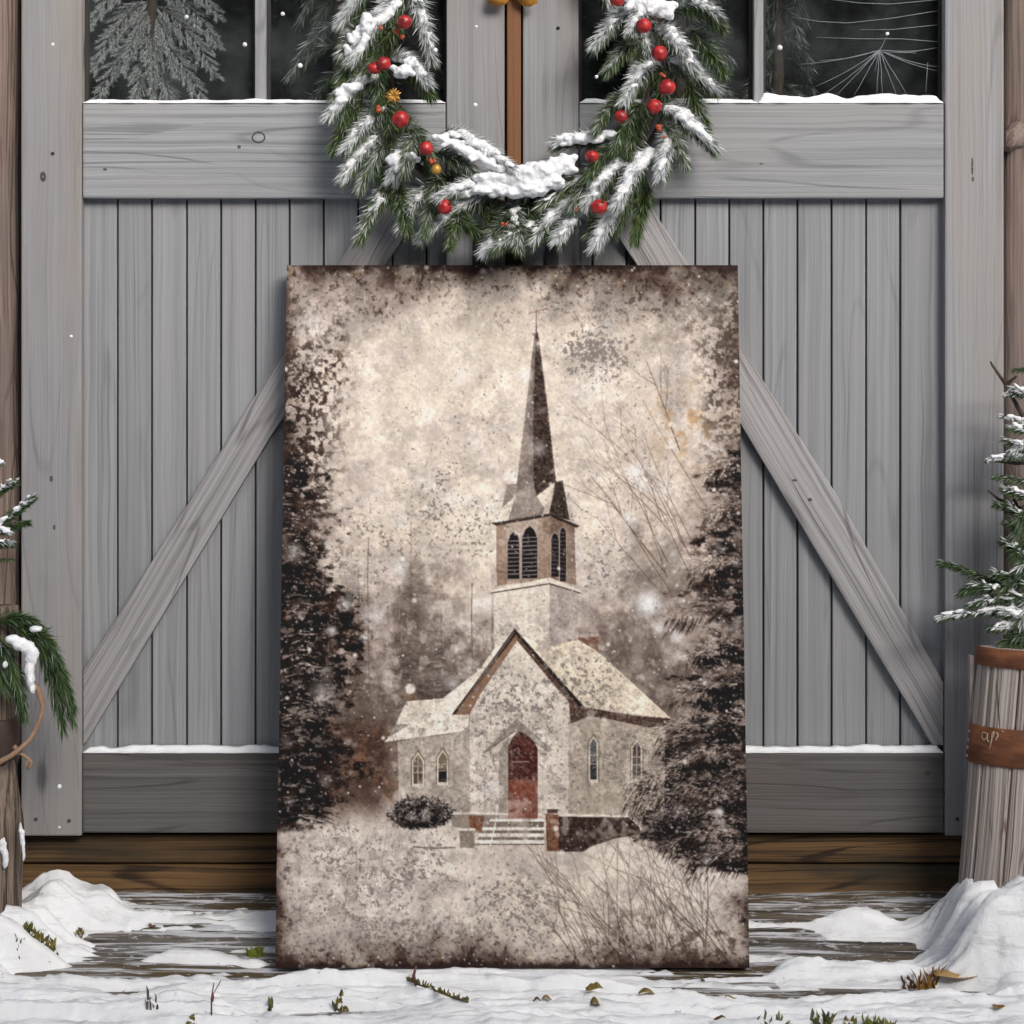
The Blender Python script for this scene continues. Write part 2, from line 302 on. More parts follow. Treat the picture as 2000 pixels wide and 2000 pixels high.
    for k in range(900):
        xx = rs.choice([rs.normal(560, 60), rs.normal(1420, 45)]); yy = rs.uniform(900, 1720)
        spot(xx, yy, rs.uniform(1.2, 3.2), (214, 206, 200), rs.uniform(.3, .9), .3)
    for k in range(170):
        xx, yy, l = rs.uniform(550, 1450), rs.uniform(540, 1880), rs.uniform(4, 26)
        line([(xx, yy), (xx + rs.uniform(-1, 1), yy + l)], (238, 230, 218), 1.3, rs.uniform(.15, .5))
    for k in range(70):
        xx, yy, l = rs.uniform(800, 1300), rs.uniform(530, 1880), rs.uniform(10, 60)
        line([(xx, yy), (xx + l, yy + rs.uniform(-1, 1))], (216, 204, 190), 1.2, .2)
    img[:] += ((grain - .5) * 16 + (fine - .5) * 26)[..., None]
    img[:] = (img - 145) * 1.2 + 145; img[:] *= np.array((.985, .988, 1.0), np.float32); img[:] = np.clip(img, 18, 243)
    for c in range(3): img[..., c] = .5 * img[..., c] + .5 * blur(img[..., c], .8)
    return img, x0, y0
EXPOSURE = 0.17
# ---------------------------------------------------------------- helpers
import bpy, bmesh, math, random
from mathutils import Vector, Matrix, noise as mnoise
R = random.Random(7)
scene = bpy.context.scene
COL = scene.collection
CAMY, CAMZ = -4.0, 1.3
def P(px, py, y=0.0):
    """A point of the place seen at (px, py) of the 2000 px photograph, at depth y (door face = 0, metres)."""
    d = (y - CAMY) / 4.0
    return Vector(((px - 1000) / 1000 * d, y, CAMZ - (py - 700) / 1000 * d))
def tag(o, label=None, cat=None, group=None, kind=None):
    if label: o['label'] = label
    if cat: o['category'] = cat
    if group: o['group'] = group
    if kind: o['kind'] = kind
    return o
def empty(name, loc=(0, 0, 0)):
    o = bpy.data.objects.new(name, None); o.empty_display_size = .05; COL.objects.link(o); o.location = loc
    return o
class MB:
    """Collects pieces and links them as ONE mesh object."""
    def __init__(s): s.v = []; s.f = []; s.g = []; s.c = []
    def add(s, vs, fs, grain=None, col=None):
        o = len(s.v); s.v += [tuple(v) for v in vs]; s.f += [tuple(i + o for i in f) for f in fs]
        s.g += grain if grain else [(0, 0, 0)] * len(vs)
        s.c += col if col else [(1, 1, 1, 1)] * len(vs)
    def build(s, name, mat, parent=None, smooth=False, grain=False, col=False):
        me = bpy.data.meshes.new(name); me.from_pydata(s.v, [], s.f)
        if grain:
            a = me.attributes.new('grain', 'FLOAT_VECTOR', 'POINT'); a.data.foreach_set('vector', [x for g in s.g for x in g])
        if col:
            a = me.attributes.new('tint', 'FLOAT_COLOR', 'POINT'); a.data.foreach_set('color', [x for g in s.c for x in g])
        me.materials.append(mat)
        if smooth: me.polygons.foreach_set('use_smooth', [True] * len(me.polygons))
        me.update()
        o = bpy.data.objects.new(name, me); COL.objects.link(o)
        if parent:
            o.parent = parent
            if parent.location.length > 0: o.location = -parent.location if parent.parent is None else (0, 0, 0)
        return o
    # boards -------------------------------------------------
    def prism(s, pts, y0, y1, axis, seed, bev=.0025, rough=0.0):
        """A board: outline pts in (x, z), from y0 (front) to y1; axis = grain direction in (x, z)."""
        bm = bmesh.new()
        a = [bm.verts.new((x, y0, z)) for x, z in pts]; b = [bm.verts.new((x, y1, z)) for x, z in pts]
        n = len(pts)
        bm.faces.new(a); bm.faces.new(b[::-1])
        for i in range(n): bm.faces.new((a[i], b[i], b[(i + 1) % n], a[(i + 1) % n]))
        bmesh.ops.recalc_face_normals(bm, faces=bm.faces)
        if bev: bmesh.ops.bevel(bm, geom=list(bm.edges), offset=bev, segments=2, profile=.6, affect='EDGES')
        bm.verts.ensure_lookup_table(); bm.verts.index_update()
        ax = Vector((axis[0], 0, axis[1])).normalized(); cx = Vector((-ax.z, 0, ax.x))
        rr = random.Random(seed); so = (rr.uniform(0, 40), rr.uniform(0, 40), rr.uniform(0, 40))
        vs = [v.co.copy() for v in bm.verts]
        g = [(v.dot(ax) + so[0], v.dot(cx) + so[1], v.y + so[2]) for v in vs]
        s.add(vs, [[v.index for v in f.verts] for f in bm.faces], g); bm.free()
    def box(s, x0, x1, y0, y1, z0, z1, axis='z', seed=0, bev=.0025):
        s.prism([(x0, z0), (x1, z0), (x1, z1), (x0, z1)], y0, y1, (1, 0) if axis == 'x' else (0, 1), seed, bev)
    # rounds -------------------------------------------------
    def tube(s, pts, rad, seg=8, col=None, cap=True, wob=0, seed=0):
        pts = [Vector(p) for p in pts]; n = len(pts); vs = []; g = []
        rad = rad if isinstance(rad, (list, tuple)) else [rad] * n
        up = Vector((0, 1, 0)); L = 0
        for i, p in enumerate(pts):
            t = (pts[min(i + 1, n - 1)] - pts[max(i - 1, 0)]).normalized()
            u = t.cross(up); u = u.normalized() if u.length > .05 else t.cross(Vector((1, 0, 0))).normalized()
            w = t.cross(u)
            if i: L += (p - pts[i - 1]).length
            for k in range(seg):
                an = 2 * math.pi * k / seg; r = rad[i]
                if wob: r *= 1 + wob * mnoise.noise(Vector((math.cos(an) * 1.7 + seed, math.sin(an) * 1.7, L * 6)))+ wob * .5 * mnoise.noise(Vector((math.cos(an) * 5 + seed, math.sin(an) * 5, L * 3)))
                vs.append(p + (u * math.cos(an) + w * math.sin(an)) * r); g.append((L + seed * 3.1, math.cos(an) * rad[i] + seed, math.sin(an) * rad[i]))
        fs = [(i * seg + k, i * seg + (k + 1) % seg, (i + 1) * seg + (k + 1) % seg, (i + 1) * seg + k) for i in range(n - 1) for k in range(seg)]
        if cap: fs += [tuple(range(seg))[::-1], tuple(range((n - 1) * seg, n * seg))]
        s.add(vs, fs, g, [col] * len(vs) if col else None)
    def blob(s, c, r, jit=.25, seed=0, sub=2, col=None, fr=2.2):
        """A lump: an icosphere with radii r = (rx, ry, rz), roughened."""
        V, F = ICO[sub]; rx, ry, rz = r if isinstance(r, (tuple, list)) else (r, r, r); vs = []
        for v in V:
            k = 1 + jit * mnoise.noise(v * fr + Vector((seed * 3.7, seed * 1.3, 0))) + jit * .5 * mnoise.noise(v * fr * 2.7 + Vector((0, seed * 2.1, 5)))
            vs.append(Vector(c) + Vector((v.x * rx, v.y * ry, v.z * rz)) * k)
        s.add(vs, F, None, [col] * len(vs) if col else None)
ICO = {}
for k in (1, 2, 3):
    b = bmesh.new(); bmesh.ops.create_icosphere(b, subdivisions=k, radius=1); b.verts.index_update()
    ICO[k] = ([v.co.copy() for v in b.verts], [tuple(v.index for v in f.verts) for f in b.faces]); b.free()

# ---------------------------------------------------------------- materials
def newmat(name):
    m = bpy.data.materials.new(name); m.use_nodes = True; nt = m.node_tree; nt.nodes.clear()
    out = nt.nodes.new('ShaderNodeOutputMaterial'); b = nt.nodes.new('ShaderNodeBsdfPrincipled'); nt.links.new(b.outputs[0], out.inputs[0])
    return m, nt, b, out
def N(nt, t, **kw):
    n = nt.nodes.new('ShaderNode' + t)
    for k, v in kw.items():
        if k in n.inputs.keys() if isinstance(k, str) else False: n.inputs[k].default_value = v
        else: setattr(n, k, v)
    return n
def lk(nt, a, b): nt.links.new(a, b)
def mapping(nt, src, sc, loc=(0, 0, 0)):
    n = nt.nodes.new('ShaderNodeMapping'); n.inputs['Scale'].default_value = sc; n.inputs['Location'].default_value = loc; lk(nt, src, n.inputs[0]); return n.outputs[0]
def noisen(nt, vec, scale=1, detail=4, rough=.55, dist=0):
    n = nt.nodes.new('ShaderNodeTexNoise'); n.inputs['Scale'].default_value = scale; n.inputs['Detail'].default_value = detail
    n.inputs['Roughness'].default_value = rough; n.inputs['Distortion'].default_value = dist; lk(nt, vec, n.inputs['Vector']); return n.outputs[0]
def mathn(nt, op, a, b=None, c=None, clamp=False):
    n = nt.nodes.new('ShaderNodeMath'); n.operation = op; n.use_clamp = clamp
    for i, v in enumerate((a, b, c)):
        if v is None: continue
        if isinstance(v, (int, float)): n.inputs[i].default_value = v
        else: lk(nt, v, n.inputs[i])
    return n.outputs[0]
def ramp(nt, v, a, b):
    n = nt.nodes.new('ShaderNodeMapRange'); n.interpolation_type = 'SMOOTHSTEP'; n.inputs[1].default_value = a; n.inputs[2].default_value = b; lk(nt, v, n.inputs[0]); return n.outputs[0]
def mixc(nt, f, a, b):
    n = nt.nodes.new('ShaderNodeMix'); n.data_type = 'RGBA'
    if isinstance(f, (int, float)): n.inputs[0].default_value = f
    else: lk(nt, f, n.inputs[0])
    for i, v in ((6, a), (7, b)):
        if isinstance(v, tuple): n.inputs[i].default_value = (*v, 1) if len(v) == 3 else v
        else: lk(nt, v, n.inputs[i])
    return n.outputs[2]
def wood(name, light, dark, line=.35, fib=1.0, blotch=None, bl=.4, knot=.5, rough=.75, bump=.25, rings=9, stain=None, stn=0.0):
    m, nt, b, out = newmat(name)
    a = N(nt, 'Attribute', attribute_name='grain').outputs['Vector']
    warp = noisen(nt, mapping(nt, a, (2.2, 7, 7)), 1, 3)
    # knots bend the grain round them
    vo = nt.nodes.new('ShaderNodeTexVoronoi'); vo.inputs['Scale'].default_value = 1; lk(nt, mapping(nt, a, (2.1, 6.5, 6.5)), vo.inputs['Vector'])
    sel = mathn(nt, 'GREATER_THAN', nt.nodes[-1].outputs['Color'] if False else vo.outputs['Color'], .5)
    sep = nt.nodes.new('ShaderNodeSeparateColor'); lk(nt, vo.outputs['Color'], sep.inputs[0]); sel = mathn(nt, 'GREATER_THAN', sep.outputs[0], 1 - .30 * knot)
    kd = vo.outputs['Distance']
    near = mathn(nt, 'MULTIPLY', mathn(nt, 'SUBTRACT', 1, ramp(nt, kd, .05, .5)), sel)
    aw = nt.nodes.new('ShaderNodeVectorMath'); aw.operation = 'ADD'; lk(nt, a, aw.inputs[0]); cw = nt.nodes.new('ShaderNodeCombineXYZ')
    wv = mathn(nt, 'ADD', mathn(nt, 'MULTIPLY', mathn(nt, 'SUBTRACT', warp, .5), .022), mathn(nt, 'MULTIPLY', near, .010)); lk(nt, wv, cw.inputs[1]); lk(nt, cw.outputs[0], aw.inputs[1]); ag = aw.outputs[0]
    fiber = noisen(nt, mapping(nt, ag, (.55, 105, 105)), 1, 3, .75, 0)
    fiber2 = noisen(nt, mapping(nt, ag, (1.5, 30, 30)), 1, 3, .5, 0)
    base = noisen(nt, mapping(nt, a, (.75, 6.5, 6.5)), 1, 1.5, .4)
    rg = mathn(nt, 'ADD', mathn(nt, 'MULTIPLY', base, rings), mathn(nt, 'MULTIPLY', near, .9))
    rg = mathn(nt, 'ADD', rg, mathn(nt, 'MULTIPLY', warp, .7))
    pp = mathn(nt, 'PINGPONG', rg, .5)
    lines = mathn(nt, 'SUBTRACT', 1, ramp(nt, pp, .0, .10))
    lines = mathn(nt, 'MULTIPLY', lines, ramp(nt, noisen(nt, mapping(nt, a, (3, 18, 18), (2, 2, 2)), 1, 2), .38, .60))
    fine = noisen(nt, mapping(nt, ag, (2.2, 300, 300), (5, 2, 1)), 1, 2, .7)
    chk = ramp(nt, noisen(nt, mapping(nt, ag, (.9, 85, 85), (9, 4, 7)), 1, 2, .5, 0), .64, .68)
    f = mathn(nt, 'ADD', mathn(nt, 'MULTIPLY', mathn(nt, 'SUBTRACT', fiber, .5), 2.3 * fib), mathn(nt, 'MULTIPLY', mathn(nt, 'SUBTRACT', fiber2, .5), .45 * fib))
    f = mathn(nt, 'ADD', f, mathn(nt, 'MULTIPLY', mathn(nt, 'SUBTRACT', fine, .5), 1.2 * fib)); f = mathn(nt, 'ADD', f, mathn(nt, 'MULTIPLY', chk, 1.0 * line))
    f = mathn(nt, 'ADD', mathn(nt, 'ADD', f, .36), mathn(nt, 'MULTIPLY', lines, .9 * line), clamp=True)
    c = mixc(nt, f, light, dark)
    tone = noisen(nt, mapping(nt, a, (.12, .3, .3)), 1, 1); c = mixc(nt, mathn(nt, 'MULTIPLY', ramp(nt, tone, .35, .68), .32), c, tuple(x * .9 for x in dark))
    if blotch:
        bn = noisen(nt, mapping(nt, a, (1.3, 5, 5)), 1, 4, .6)
        c = mixc(nt, mathn(nt, 'MULTIPLY', ramp(nt, bn, .42, .72), bl), c, blotch)
    if stain:
        sn = noisen(nt, mapping(nt, a, (1.6, 12, 12), (3, 9, 1)), 1, 5, .65)
        c = mixc(nt, mathn(nt, 'MULTIPLY', ramp(nt, sn, .52, .70), stn), c, stain)
    core = mathn(nt, 'MULTIPLY', mathn(nt, 'SUBTRACT', 1, ramp(nt, kd, .03, .10)), sel)
    dk = tuple(x * .35 for x in dark)
    c = mixc(nt, mathn(nt, 'MULTIPLY', core, .85), c, dk)
    c = mixc(nt, mathn(nt, 'MULTIPLY', near, .16), c, dark)
    lk(nt, c, b.inputs['Base Color']); b.inputs['Roughness'].default_value = rough; b.inputs['Specular IOR Level'].default_value = .25
    bp = nt.nodes.new('ShaderNodeBump'); bp.inputs['Strength'].default_value = bump; bp.inputs['Distance'].default_value = .002
    hh = mathn(nt, 'SUBTRACT', 1, mathn(nt, 'ADD', mathn(nt, 'MULTIPLY', f, .6), mathn(nt, 'MULTIPLY', lines, .5)))
    lk(nt, hh, bp.inputs['Height']); lk(nt, bp.outputs[0], b.inputs['Normal'])
    return m
M = {}
M['door'] = wood('grey_painted_wood', (.335, .345, .358), (.185, .190, .200), .65, .95, (.30, .285, .28), .6, 1.3, bump=.5)
M['plank'] = wood('grey_painted_planks', (.315, .324, .338), (.180, .185, .195), .42, .9, (.27, .26, .262), .45, .12, bump=.25)
M['brace'] = wood('weathered_brace_wood', (.375, .365, .372), (.165, .156, .158), .85, 1.15, (.36, .32, .305), .5, .6, bump=.6, rings=15)
M['lowrail'] = wood('dark_weathered_rail_wood', (.155, .150, .148), (.075, .070, .068), .7, 1.0, (.135, .112, .098), .7, .8, bump=.5, rings=12)  # bottom rail: darker and browner than the other rails
M['stile'] = wood('grey_stile_wood', (.335, .338, .355), (.185, .182, .188), .5, .85, (.30, .272, .252), .75, .7, bump=.35, stain=(.21, .165, .13), stn=.4)
M['log'] = wood('brown_log_wood', (.27, .205, .175), (.095, .062, .05), .9, 1.5, (.155, .125, .115), .8, 1.0, bump=.9, rings=12)
M['oldpost'] = wood('driftwood_grey', (.27, .20, .15), (.024, .019, .017), 1.2, 2.0, (.15, .12, .105), .8, .6, bump=1.0, rings=14)
M['sill'] = wood('brown_sill_timber', (.23, .130, .055), (.030, .018, .010), .9, 1.6, (.032, .028, .018), 1.2, .8, bump=.6, stain=(.035, .03, .016), stn=.8)
M['batten'] = wood('orange_brown_wood', (.27, .125, .055), (.13, .052, .022), .5, .9, (.17, .075, .03), .5, .1, bump=.3, rough=.55)
M['stave'] = wood('weathered_stave_wood', (.58, .52, .475), (.17, .128, .108), .75, 1.2, (.33, .265, .235), .6, .3, bump=.9, rings=12)
M['groove'] = wood('groove_wood', (.13, .13, .138), (.08, .08, .085), .3, .6)
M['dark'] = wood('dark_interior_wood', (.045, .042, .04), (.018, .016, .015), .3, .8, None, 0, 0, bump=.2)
def simple(name, col, rough=.5, metal=0, spec=.5):
    m, nt, b, out = newmat(name); b.inputs['Base Color'].default_value = (*col, 1); b.inputs['Roughness'].default_value = rough
    b.inputs['Metallic'].default_value = metal; b.inputs['Specular IOR Level'].default_value = spec
    tc = N(nt, 'TexCoord').outputs['Object']; n = noisen(nt, tc, 60, 4)
    lk(nt, mixc(nt, ramp(nt, n, .35, .7), tuple(c * .72 for c in col), col), b.inputs['Base Color'])
    return m
def snowmat(name, col=(.80, .815, .84), sc=1.0, b1=.35):
    m, nt, b, out = newmat(name)
    tc = N(nt, 'TexCoord').outputs['Object']; n = noisen(nt, tc, 55 * sc, 5, .6); n2 = noisen(nt, tc, 380 * sc, 2, .6)
    lk(nt, mixc(nt, ramp(nt, n, .3, .75), col, tuple(min(.88, c * 1.05) for c in col)), b.inputs['Base Color'])
    b.inputs['Roughness'].default_value = .65; b.inputs['Specular IOR Level'].default_value = .25
    b.inputs['Subsurface Weight'].default_value = .25; b.inputs['Subsurface Radius'].default_value = (.012, .014, .018); b.inputs['Subsurface Scale'].default_value = .5
    bp = nt.nodes.new('ShaderNodeBump'); bp.inputs['Strength'].default_value = b1; bp.inputs['Distance'].default_value = .006
    lk(nt, mathn(nt, 'ADD', n, mathn(nt, 'MULTIPLY', n2, .4)), bp.inputs['Height']); lk(nt, bp.outputs[0], b.inputs['Normal'])
    return m
M['snow'] = snowmat('snow'); M['field'] = snowmat('snow_field', (.83, .845, .87), 1.3, .45)
nt = M['field'].node_tree; b = nt.nodes['Principled BSDF']; src = b.inputs['Base Color'].links[0].from_socket
tc = N(nt, 'TexCoord').outputs['Object']; n = noisen(nt, mapping(nt, tc, (2.0, 46, 46)), 1, 6, .68, .6); n2 = noisen(nt, mapping(nt, tc, (40, 70, 70)), 1, 4, .6)
c = mixc(nt, mathn(nt, 'MULTIPLY', ramp(nt, n, .50, .70), .5), src, (.36, .36, .375)); c = mixc(nt, mathn(nt, 'MULTIPLY', ramp(nt, n2, .66, .74), .6), c, (.22, .19, .16)); lk(nt, c, b.inputs['Base Color'])
M['clump'] = snowmat('sprig_snow', (.80, .81, .83), 1.4, .6)
def tintmat(name, rough=.55, spec=.3, trans=0):
    m, nt, b, out = newmat(name); a = N(nt, 'Attribute', attribute_name='tint').outputs['Color']
    lk(nt, a, b.inputs['Base Color']); b.inputs['Roughness'].default_value = rough; b.inputs['Specular IOR Level'].default_value = spec
    if trans: b.inputs['Transmission Weight'].default_value = 0
    return m
M['needle'] = tintmat('pine_needles'); M['leaf'] = tintmat('dry_plant')
M['bark'] = simple('twig_bark', (.075, .05, .035), .8); M['iron'] = simple('black_iron', (.012, .012, .013), .45)
m, nt, b, out = newmat('red_gloss'); M['red'] = m
tc = N(nt, 'TexCoord').outputs['Object']; n = noisen(nt, tc, 70, 3)
lk(nt, mixc(nt, ramp(nt, n, .35, .7), (.22, .008, .010), (.50, .022, .020)), b.inputs['Base Color']); b.inputs['Roughness'].default_value = .42; b.inputs['Coat Weight'].default_value = .1; b.inputs['Coat Roughness'].default_value = .2
M['berry'] = simple('orange_berry', (.42, .07, .025), .4); M['gold'] = simple('gold_foil', (.55, .30, .06), .35, .3)
M['bow'] = simple('gold_ribbon', (.62, .27, .04), .45); M['rope'] = simple('twine', (.34, .215, .14), .85); M['band'] = simple('brown_strap', (.055, .032, .022), .7)
M['frost'] = simple('ice_film', (.20, .22, .235), .6); M['chalk'] = simple('pale_paint', (.50, .40, .27), .8)
m, nt, b, out = newmat('rusted_band'); M['rust'] = m
tc = N(nt, 'TexCoord').outputs['Object']; n = noisen(nt, mapping(nt, tc, (18, 18, 60)), 1, 5, .65); n2 = noisen(nt, tc, 120, 3)
c = mixc(nt, ramp(nt, n, .35, .68), (.115, .038, .014), (.235, .085, .03)); c = mixc(nt, mathn(nt, 'MULTIPLY', ramp(nt, n2, .68, .74), .6), c, (.36, .17, .06))
lk(nt, c, b.inputs['Base Color']); b.inputs['Roughness'].default_value = .55
# glass: see-through with a mirror film by angle
m = bpy.data.materials.new('window_glass'); m.use_nodes = True; nt = m.node_tree; nt.nodes.clear(); M['glass'] = m
out = nt.nodes.new('ShaderNodeOutputMaterial'); mx = nt.nodes.new('ShaderNodeMixShader'); tr = nt.nodes.new('ShaderNodeBsdfTransparent'); gl = nt.nodes.new('ShaderNodeBsdfGlossy')
fr = nt.nodes.new('ShaderNodeFresnel'); fr.inputs[0].default_value = 1.4; tr.inputs[0].default_value = (.93, .945, .95, 1); gl.inputs[1].default_value = .03
df = nt.nodes.new('ShaderNodeBsdfDiffuse'); m2 = nt.nodes.new('ShaderNodeMixShader'); tcg = N(nt, 'TexCoord').outputs['Object']
sm_ = noisen(nt, tcg, 9, 5, .65); sm2 = noisen(nt, tcg, 160, 3, .6); df.inputs[0].default_value = (.44, .47, .49, 1)
film = mathn(nt, 'ADD', mathn(nt, 'ADD', mathn(nt, 'MULTIPLY', ramp(nt, sm_, .35, .75), .050), .010), mathn(nt, 'MULTIPLY', ramp(nt, sm2, .66, .74), .10))  # pale haze mixed in, lifting glass that would otherwise read black
lk(nt, film, m2.inputs[0]); lk(nt, tr.outputs[0], m2.inputs[1]); lk(nt, df.outputs[0], m2.inputs[2])
lk(nt, fr.outputs[0], mx.inputs[0]); lk(nt, m2.outputs[0], mx.inputs[1]); lk(nt, gl.outputs[0], mx.inputs[2]); lk(nt, mx.outputs[0], out.inputs[0])

# ---------------------------------------------------------------- value noise on arrays
_rs = np.random.RandomState(5); _T = _rs.rand(256, 256)
def vnoise(x, y, o=3, g=.5):
    s = 0; a = 1; t = 0
    for k in range(o):
        ix = np.floor(x).astype(int); iy = np.floor(y).astype(int); fx = x - ix; fy = y - iy
        fx = fx * fx * (3 - 2 * fx); fy = fy * fy * (3 - 2 * fy); q = lambda i, j: _T[(iy + j) % 256, (ix + i) % 256]
        s = s + a * ((q(0, 0) * (1 - fx) + q(1, 0) * fx) * (1 - fy) + (q(0, 1) * (1 - fx) + q(1, 1) * fx) * fy)
        t += a; a *= g; x = x * 2.03 + 17.3; y = y * 2.03 + 9.1
    return s / t
def sst(a, b, v):
    t = np.clip((v - a) / (b - a), 0, 1); return t * t * (3 - 2 * t)

# ---------------------------------------------------------------- ground and snow
GY = [-70, -6, -1.4, -.6, -.36, -.229, -.15, -.08, 0, .2, 70]
GZ = [.02, .10, .150, .160, .165, .168, .188, .226, .258, .262, .10]
def gbase(y): return np.interp(y, GY, GZ)
def snowh(x, y):
    z = gbase(y); d = (y - CAMY) / 4; u = 1000 + x / d * 1000; v = 700 + (CAMZ - z) / d * 1000   # where each ground point stands, in photo units
    rip = vnoise(x * 3.1 + 40, y * 26 + 7 + x * .9, 3, .55) - .5
    rip2 = vnoise(x * 7 + 3, y * 60 + 2, 2) - .5
    lump = vnoise(x * 9 + 11, y * 12 + 31, 3) - .5
    rip3 = vnoise(x * 2.0 + 70, y * 48 + 20 + x * 1.6, 4, .6) - .5
    rip4 = vnoise(x * 1.1 + 90, y * 75 + 33 + x * 2.2 + rip * 2, 4, .65) - .5
    cal = 1 - sst(1925, 1960, v) * .55
    crumb = vnoise(x * 55 + 5, y * 75 + 8, 3, .6) - .5
    h = -.014 + rip * .056 + rip2 * .026 + lump * .016 + (rip3 * .056 + rip4 * .070) * cal + crumb * .010
    def g(cu, cv, su, sv): return np.exp(-((u - cu) / su) ** 2 - ((v - cv) / sv) ** 2)
    def gw(cx, cy, sx, sy, p=2): return np.exp(-np.abs((x - cx) / sx) ** p - np.abs((y - cy) / sy) ** p)
    h += .021 * sst(1925, 1972, v)                                            # full cover in front
    h += .016 * np.exp(-((u - 960) / 420) ** 2) * sst(1850, 1885, v)          # before the canvas
    h += .006 * g(330, 1790, 260, 40) + .010 * g(250, 1850, 330, 22) + .016 * g(700, 1930, 300, 22)
    h -= .024 * g(300, 1908, 340, 12) + .014 * g(100, 1890, 190, 9) + .012 * g(330, 1728, 260, 22) + .012 * g(480, 1825, 120, 14)
    h += .024 * g(120, 1930, 260, 8) + .022 * g(205, 1782, 34, 12) + .010 * g(480, 1770, 120, 10)
    h -= .060 * sst(1450, 1480, u) * sst(1806, 1786, v) * sst(1890, 1850, u)  # bare strip by the right door
    h += .044 * g(1640, 1742, 64, 6) + .036 * g(1480, 1735, 26, 5)
    h += (.010 + lump * .07) * g(1720, 1800, 120, 8)                          # crusted row
    h -= .020 * g(1560, 1850, 190, 16) + .022 * g(1800, 1862, 160, 12) + .048 * g(1840, 1940, 230, 11) + .02 * g(1500, 1895, 40, 8)
    h += .030 * g(1700, 1900, 120, 12) + .024 * g(1550, 1908, 60, 12) + .030 * g(1930, 1918, 70, 10)
    h += .016 * np.clip(u - 1400, 0, 200) / 200 * sst(1955, 1990, v)
    fold = np.abs(np.sin(x * 34 + y * 46 + rip * 6))
    h += gw(1.02, -.215, .195, .11, 4) * (.172 + .014 * fold + lump * .06) + gw(.835, -.16, .05, .06) * .065      # drift at the planter
    h += gw(1.05, -.32, .30, .07) * .055
    h += gw(-1.0, -.20, .13, .10, 3) * (.085 + rip * .07 + lump * .05) + gw(-.885, -.075, .055, .06) * .056 + gw(-.82, -.06, .09, .05) * .022
    h += .02 * sst(-.7, -1.2, y) + .03 * sst(1.2, 1.6, np.abs(x))
    k = sst(.50, .45, np.abs(x)) * sst(-.32, -.25, y) * sst(-.10, -.20, y); h = h * (1 - k) + np.minimum(h, .008 + rip4 * .006) * k
    h -= .05 * (y > .004) * (np.abs(x) < 1.02)
    return h
def grid_sheet(name, zf, mat):
    xs = np.concatenate([-np.geomspace(60, 1.35, 26), np.arange(-1.3, 1.3001, .0055), np.geomspace(1.35, 60, 26)])
    ys = np.concatenate([-np.geomspace(70, 1.0, 30), np.arange(-.98, .03, .0045), np.geomspace(.05, 60, 22)])
    X, Y = np.meshgrid(xs, ys); Z = zf(X, Y); ny, nx = X.shape
    co = np.stack([X, Y, Z], -1).reshape(-1, 3)
    i = np.arange(ny * nx).reshape(ny, nx); q = np.stack([i[:-1, :-1], i[:-1, 1:], i[1:, 1:], i[1:, :-1]], -1).reshape(-1, 4)
    o = quads(name, co, q, mat); return o
def quads(name, co, q, mat, smooth=True):
    me = bpy.data.meshes.new(name); me.vertices.add(len(co)); me.vertices.foreach_set('co', co.astype(np.float32).ravel())
    me.loops.add(q.size); me.loops.foreach_set('vertex_index', q.astype(np.int32).ravel())
    me.polygons.add(len(q)); me.polygons.foreach_set('loop_start', np.arange(0, q.size, 4, dtype=np.int32))
    me.polygons.foreach_set('use_smooth', np.full(len(q), smooth)); me.update(calc_edges=True); me.validate()
    me.materials.append(mat); o = bpy.data.objects.new(name, me); COL.objects.link(o); return o
m, nt, b, out = newmat('wet_ground_boards'); M['ground'] = m
tc = N(nt, 'TexCoord').outputs['Object']
n1 = noisen(nt, mapping(nt, tc, (2.2, 26, 26)), 1, 6, .62, .4); n2 = noisen(nt, mapping(nt, tc, (5, 90, 90)), 1, 4, .6, .3); n3 = noisen(nt, mapping(nt, tc, (1.6, 7, 7)), 1, 4, .6); n4 = noisen(nt, mapping(nt, tc, (30, 90, 90)), 1, 4, .7)
c = mixc(nt, ramp(nt, n2, .32, .68), (.030, .022, .016), (.15, .128, .108)); c = mixc(nt, mathn(nt, 'MULTIPLY', ramp(nt, n3, .40, .58), .85), c, (.085, .056, .020))
c = mixc(nt, mathn(nt, 'MULTIPLY', ramp(nt, n1, .50, .62), .55), c, (.20, .195, .19))
sx = nt.nodes.new('ShaderNodeSeparateXYZ'); lk(nt, tc, sx.inputs[0]); wl = ramp(nt, mathn(nt, 'ADD', sx.outputs[1], mathn(nt, 'MULTIPLY', n3, .12)), -.10, .06)
c = mixc(nt, mathn(nt, 'MULTIPLY', wl, .75), c, mixc(nt, ramp(nt, n2, .35, .65), (.035, .026, .012), (.115, .078, .034)))
c = mixc(nt, mathn(nt, 'MULTIPLY', ramp(nt, n4, .58, .66), .8), c, (.60, .61, .64))
n5 = noisen(nt, mapping(nt, tc, (3.5, 75, 75), (3, 1, 2)), 1, 5, .68, .5); c = mixc(nt, mathn(nt, 'MULTIPLY', ramp(nt, n5, .49, .59), .85), c, (.62, .63, .66))
lk(nt, c, b.inputs['Base Color']); b.inputs['Roughness'].default_value = .55
bp = nt.nodes.new('ShaderNodeBump'); bp.inputs['Strength'].default_value = .6; bp.inputs['Distance'].default_value = .006; lk(nt, n2, bp.inputs['Height']); lk(nt, bp.outputs[0], b.inputs['Normal'])
gz = lambda X, Y: gbase(Y) + (vnoise(X * 4, Y * 34, 3) - .5) * .010 - .004
tag(grid_sheet('ground', gz, M['ground']), kind='structure')
tag(grid_sheet('snow_cover', lambda X, Y: gbase(Y) + snowh(X, Y) - .004, M['field']), kind='structure')
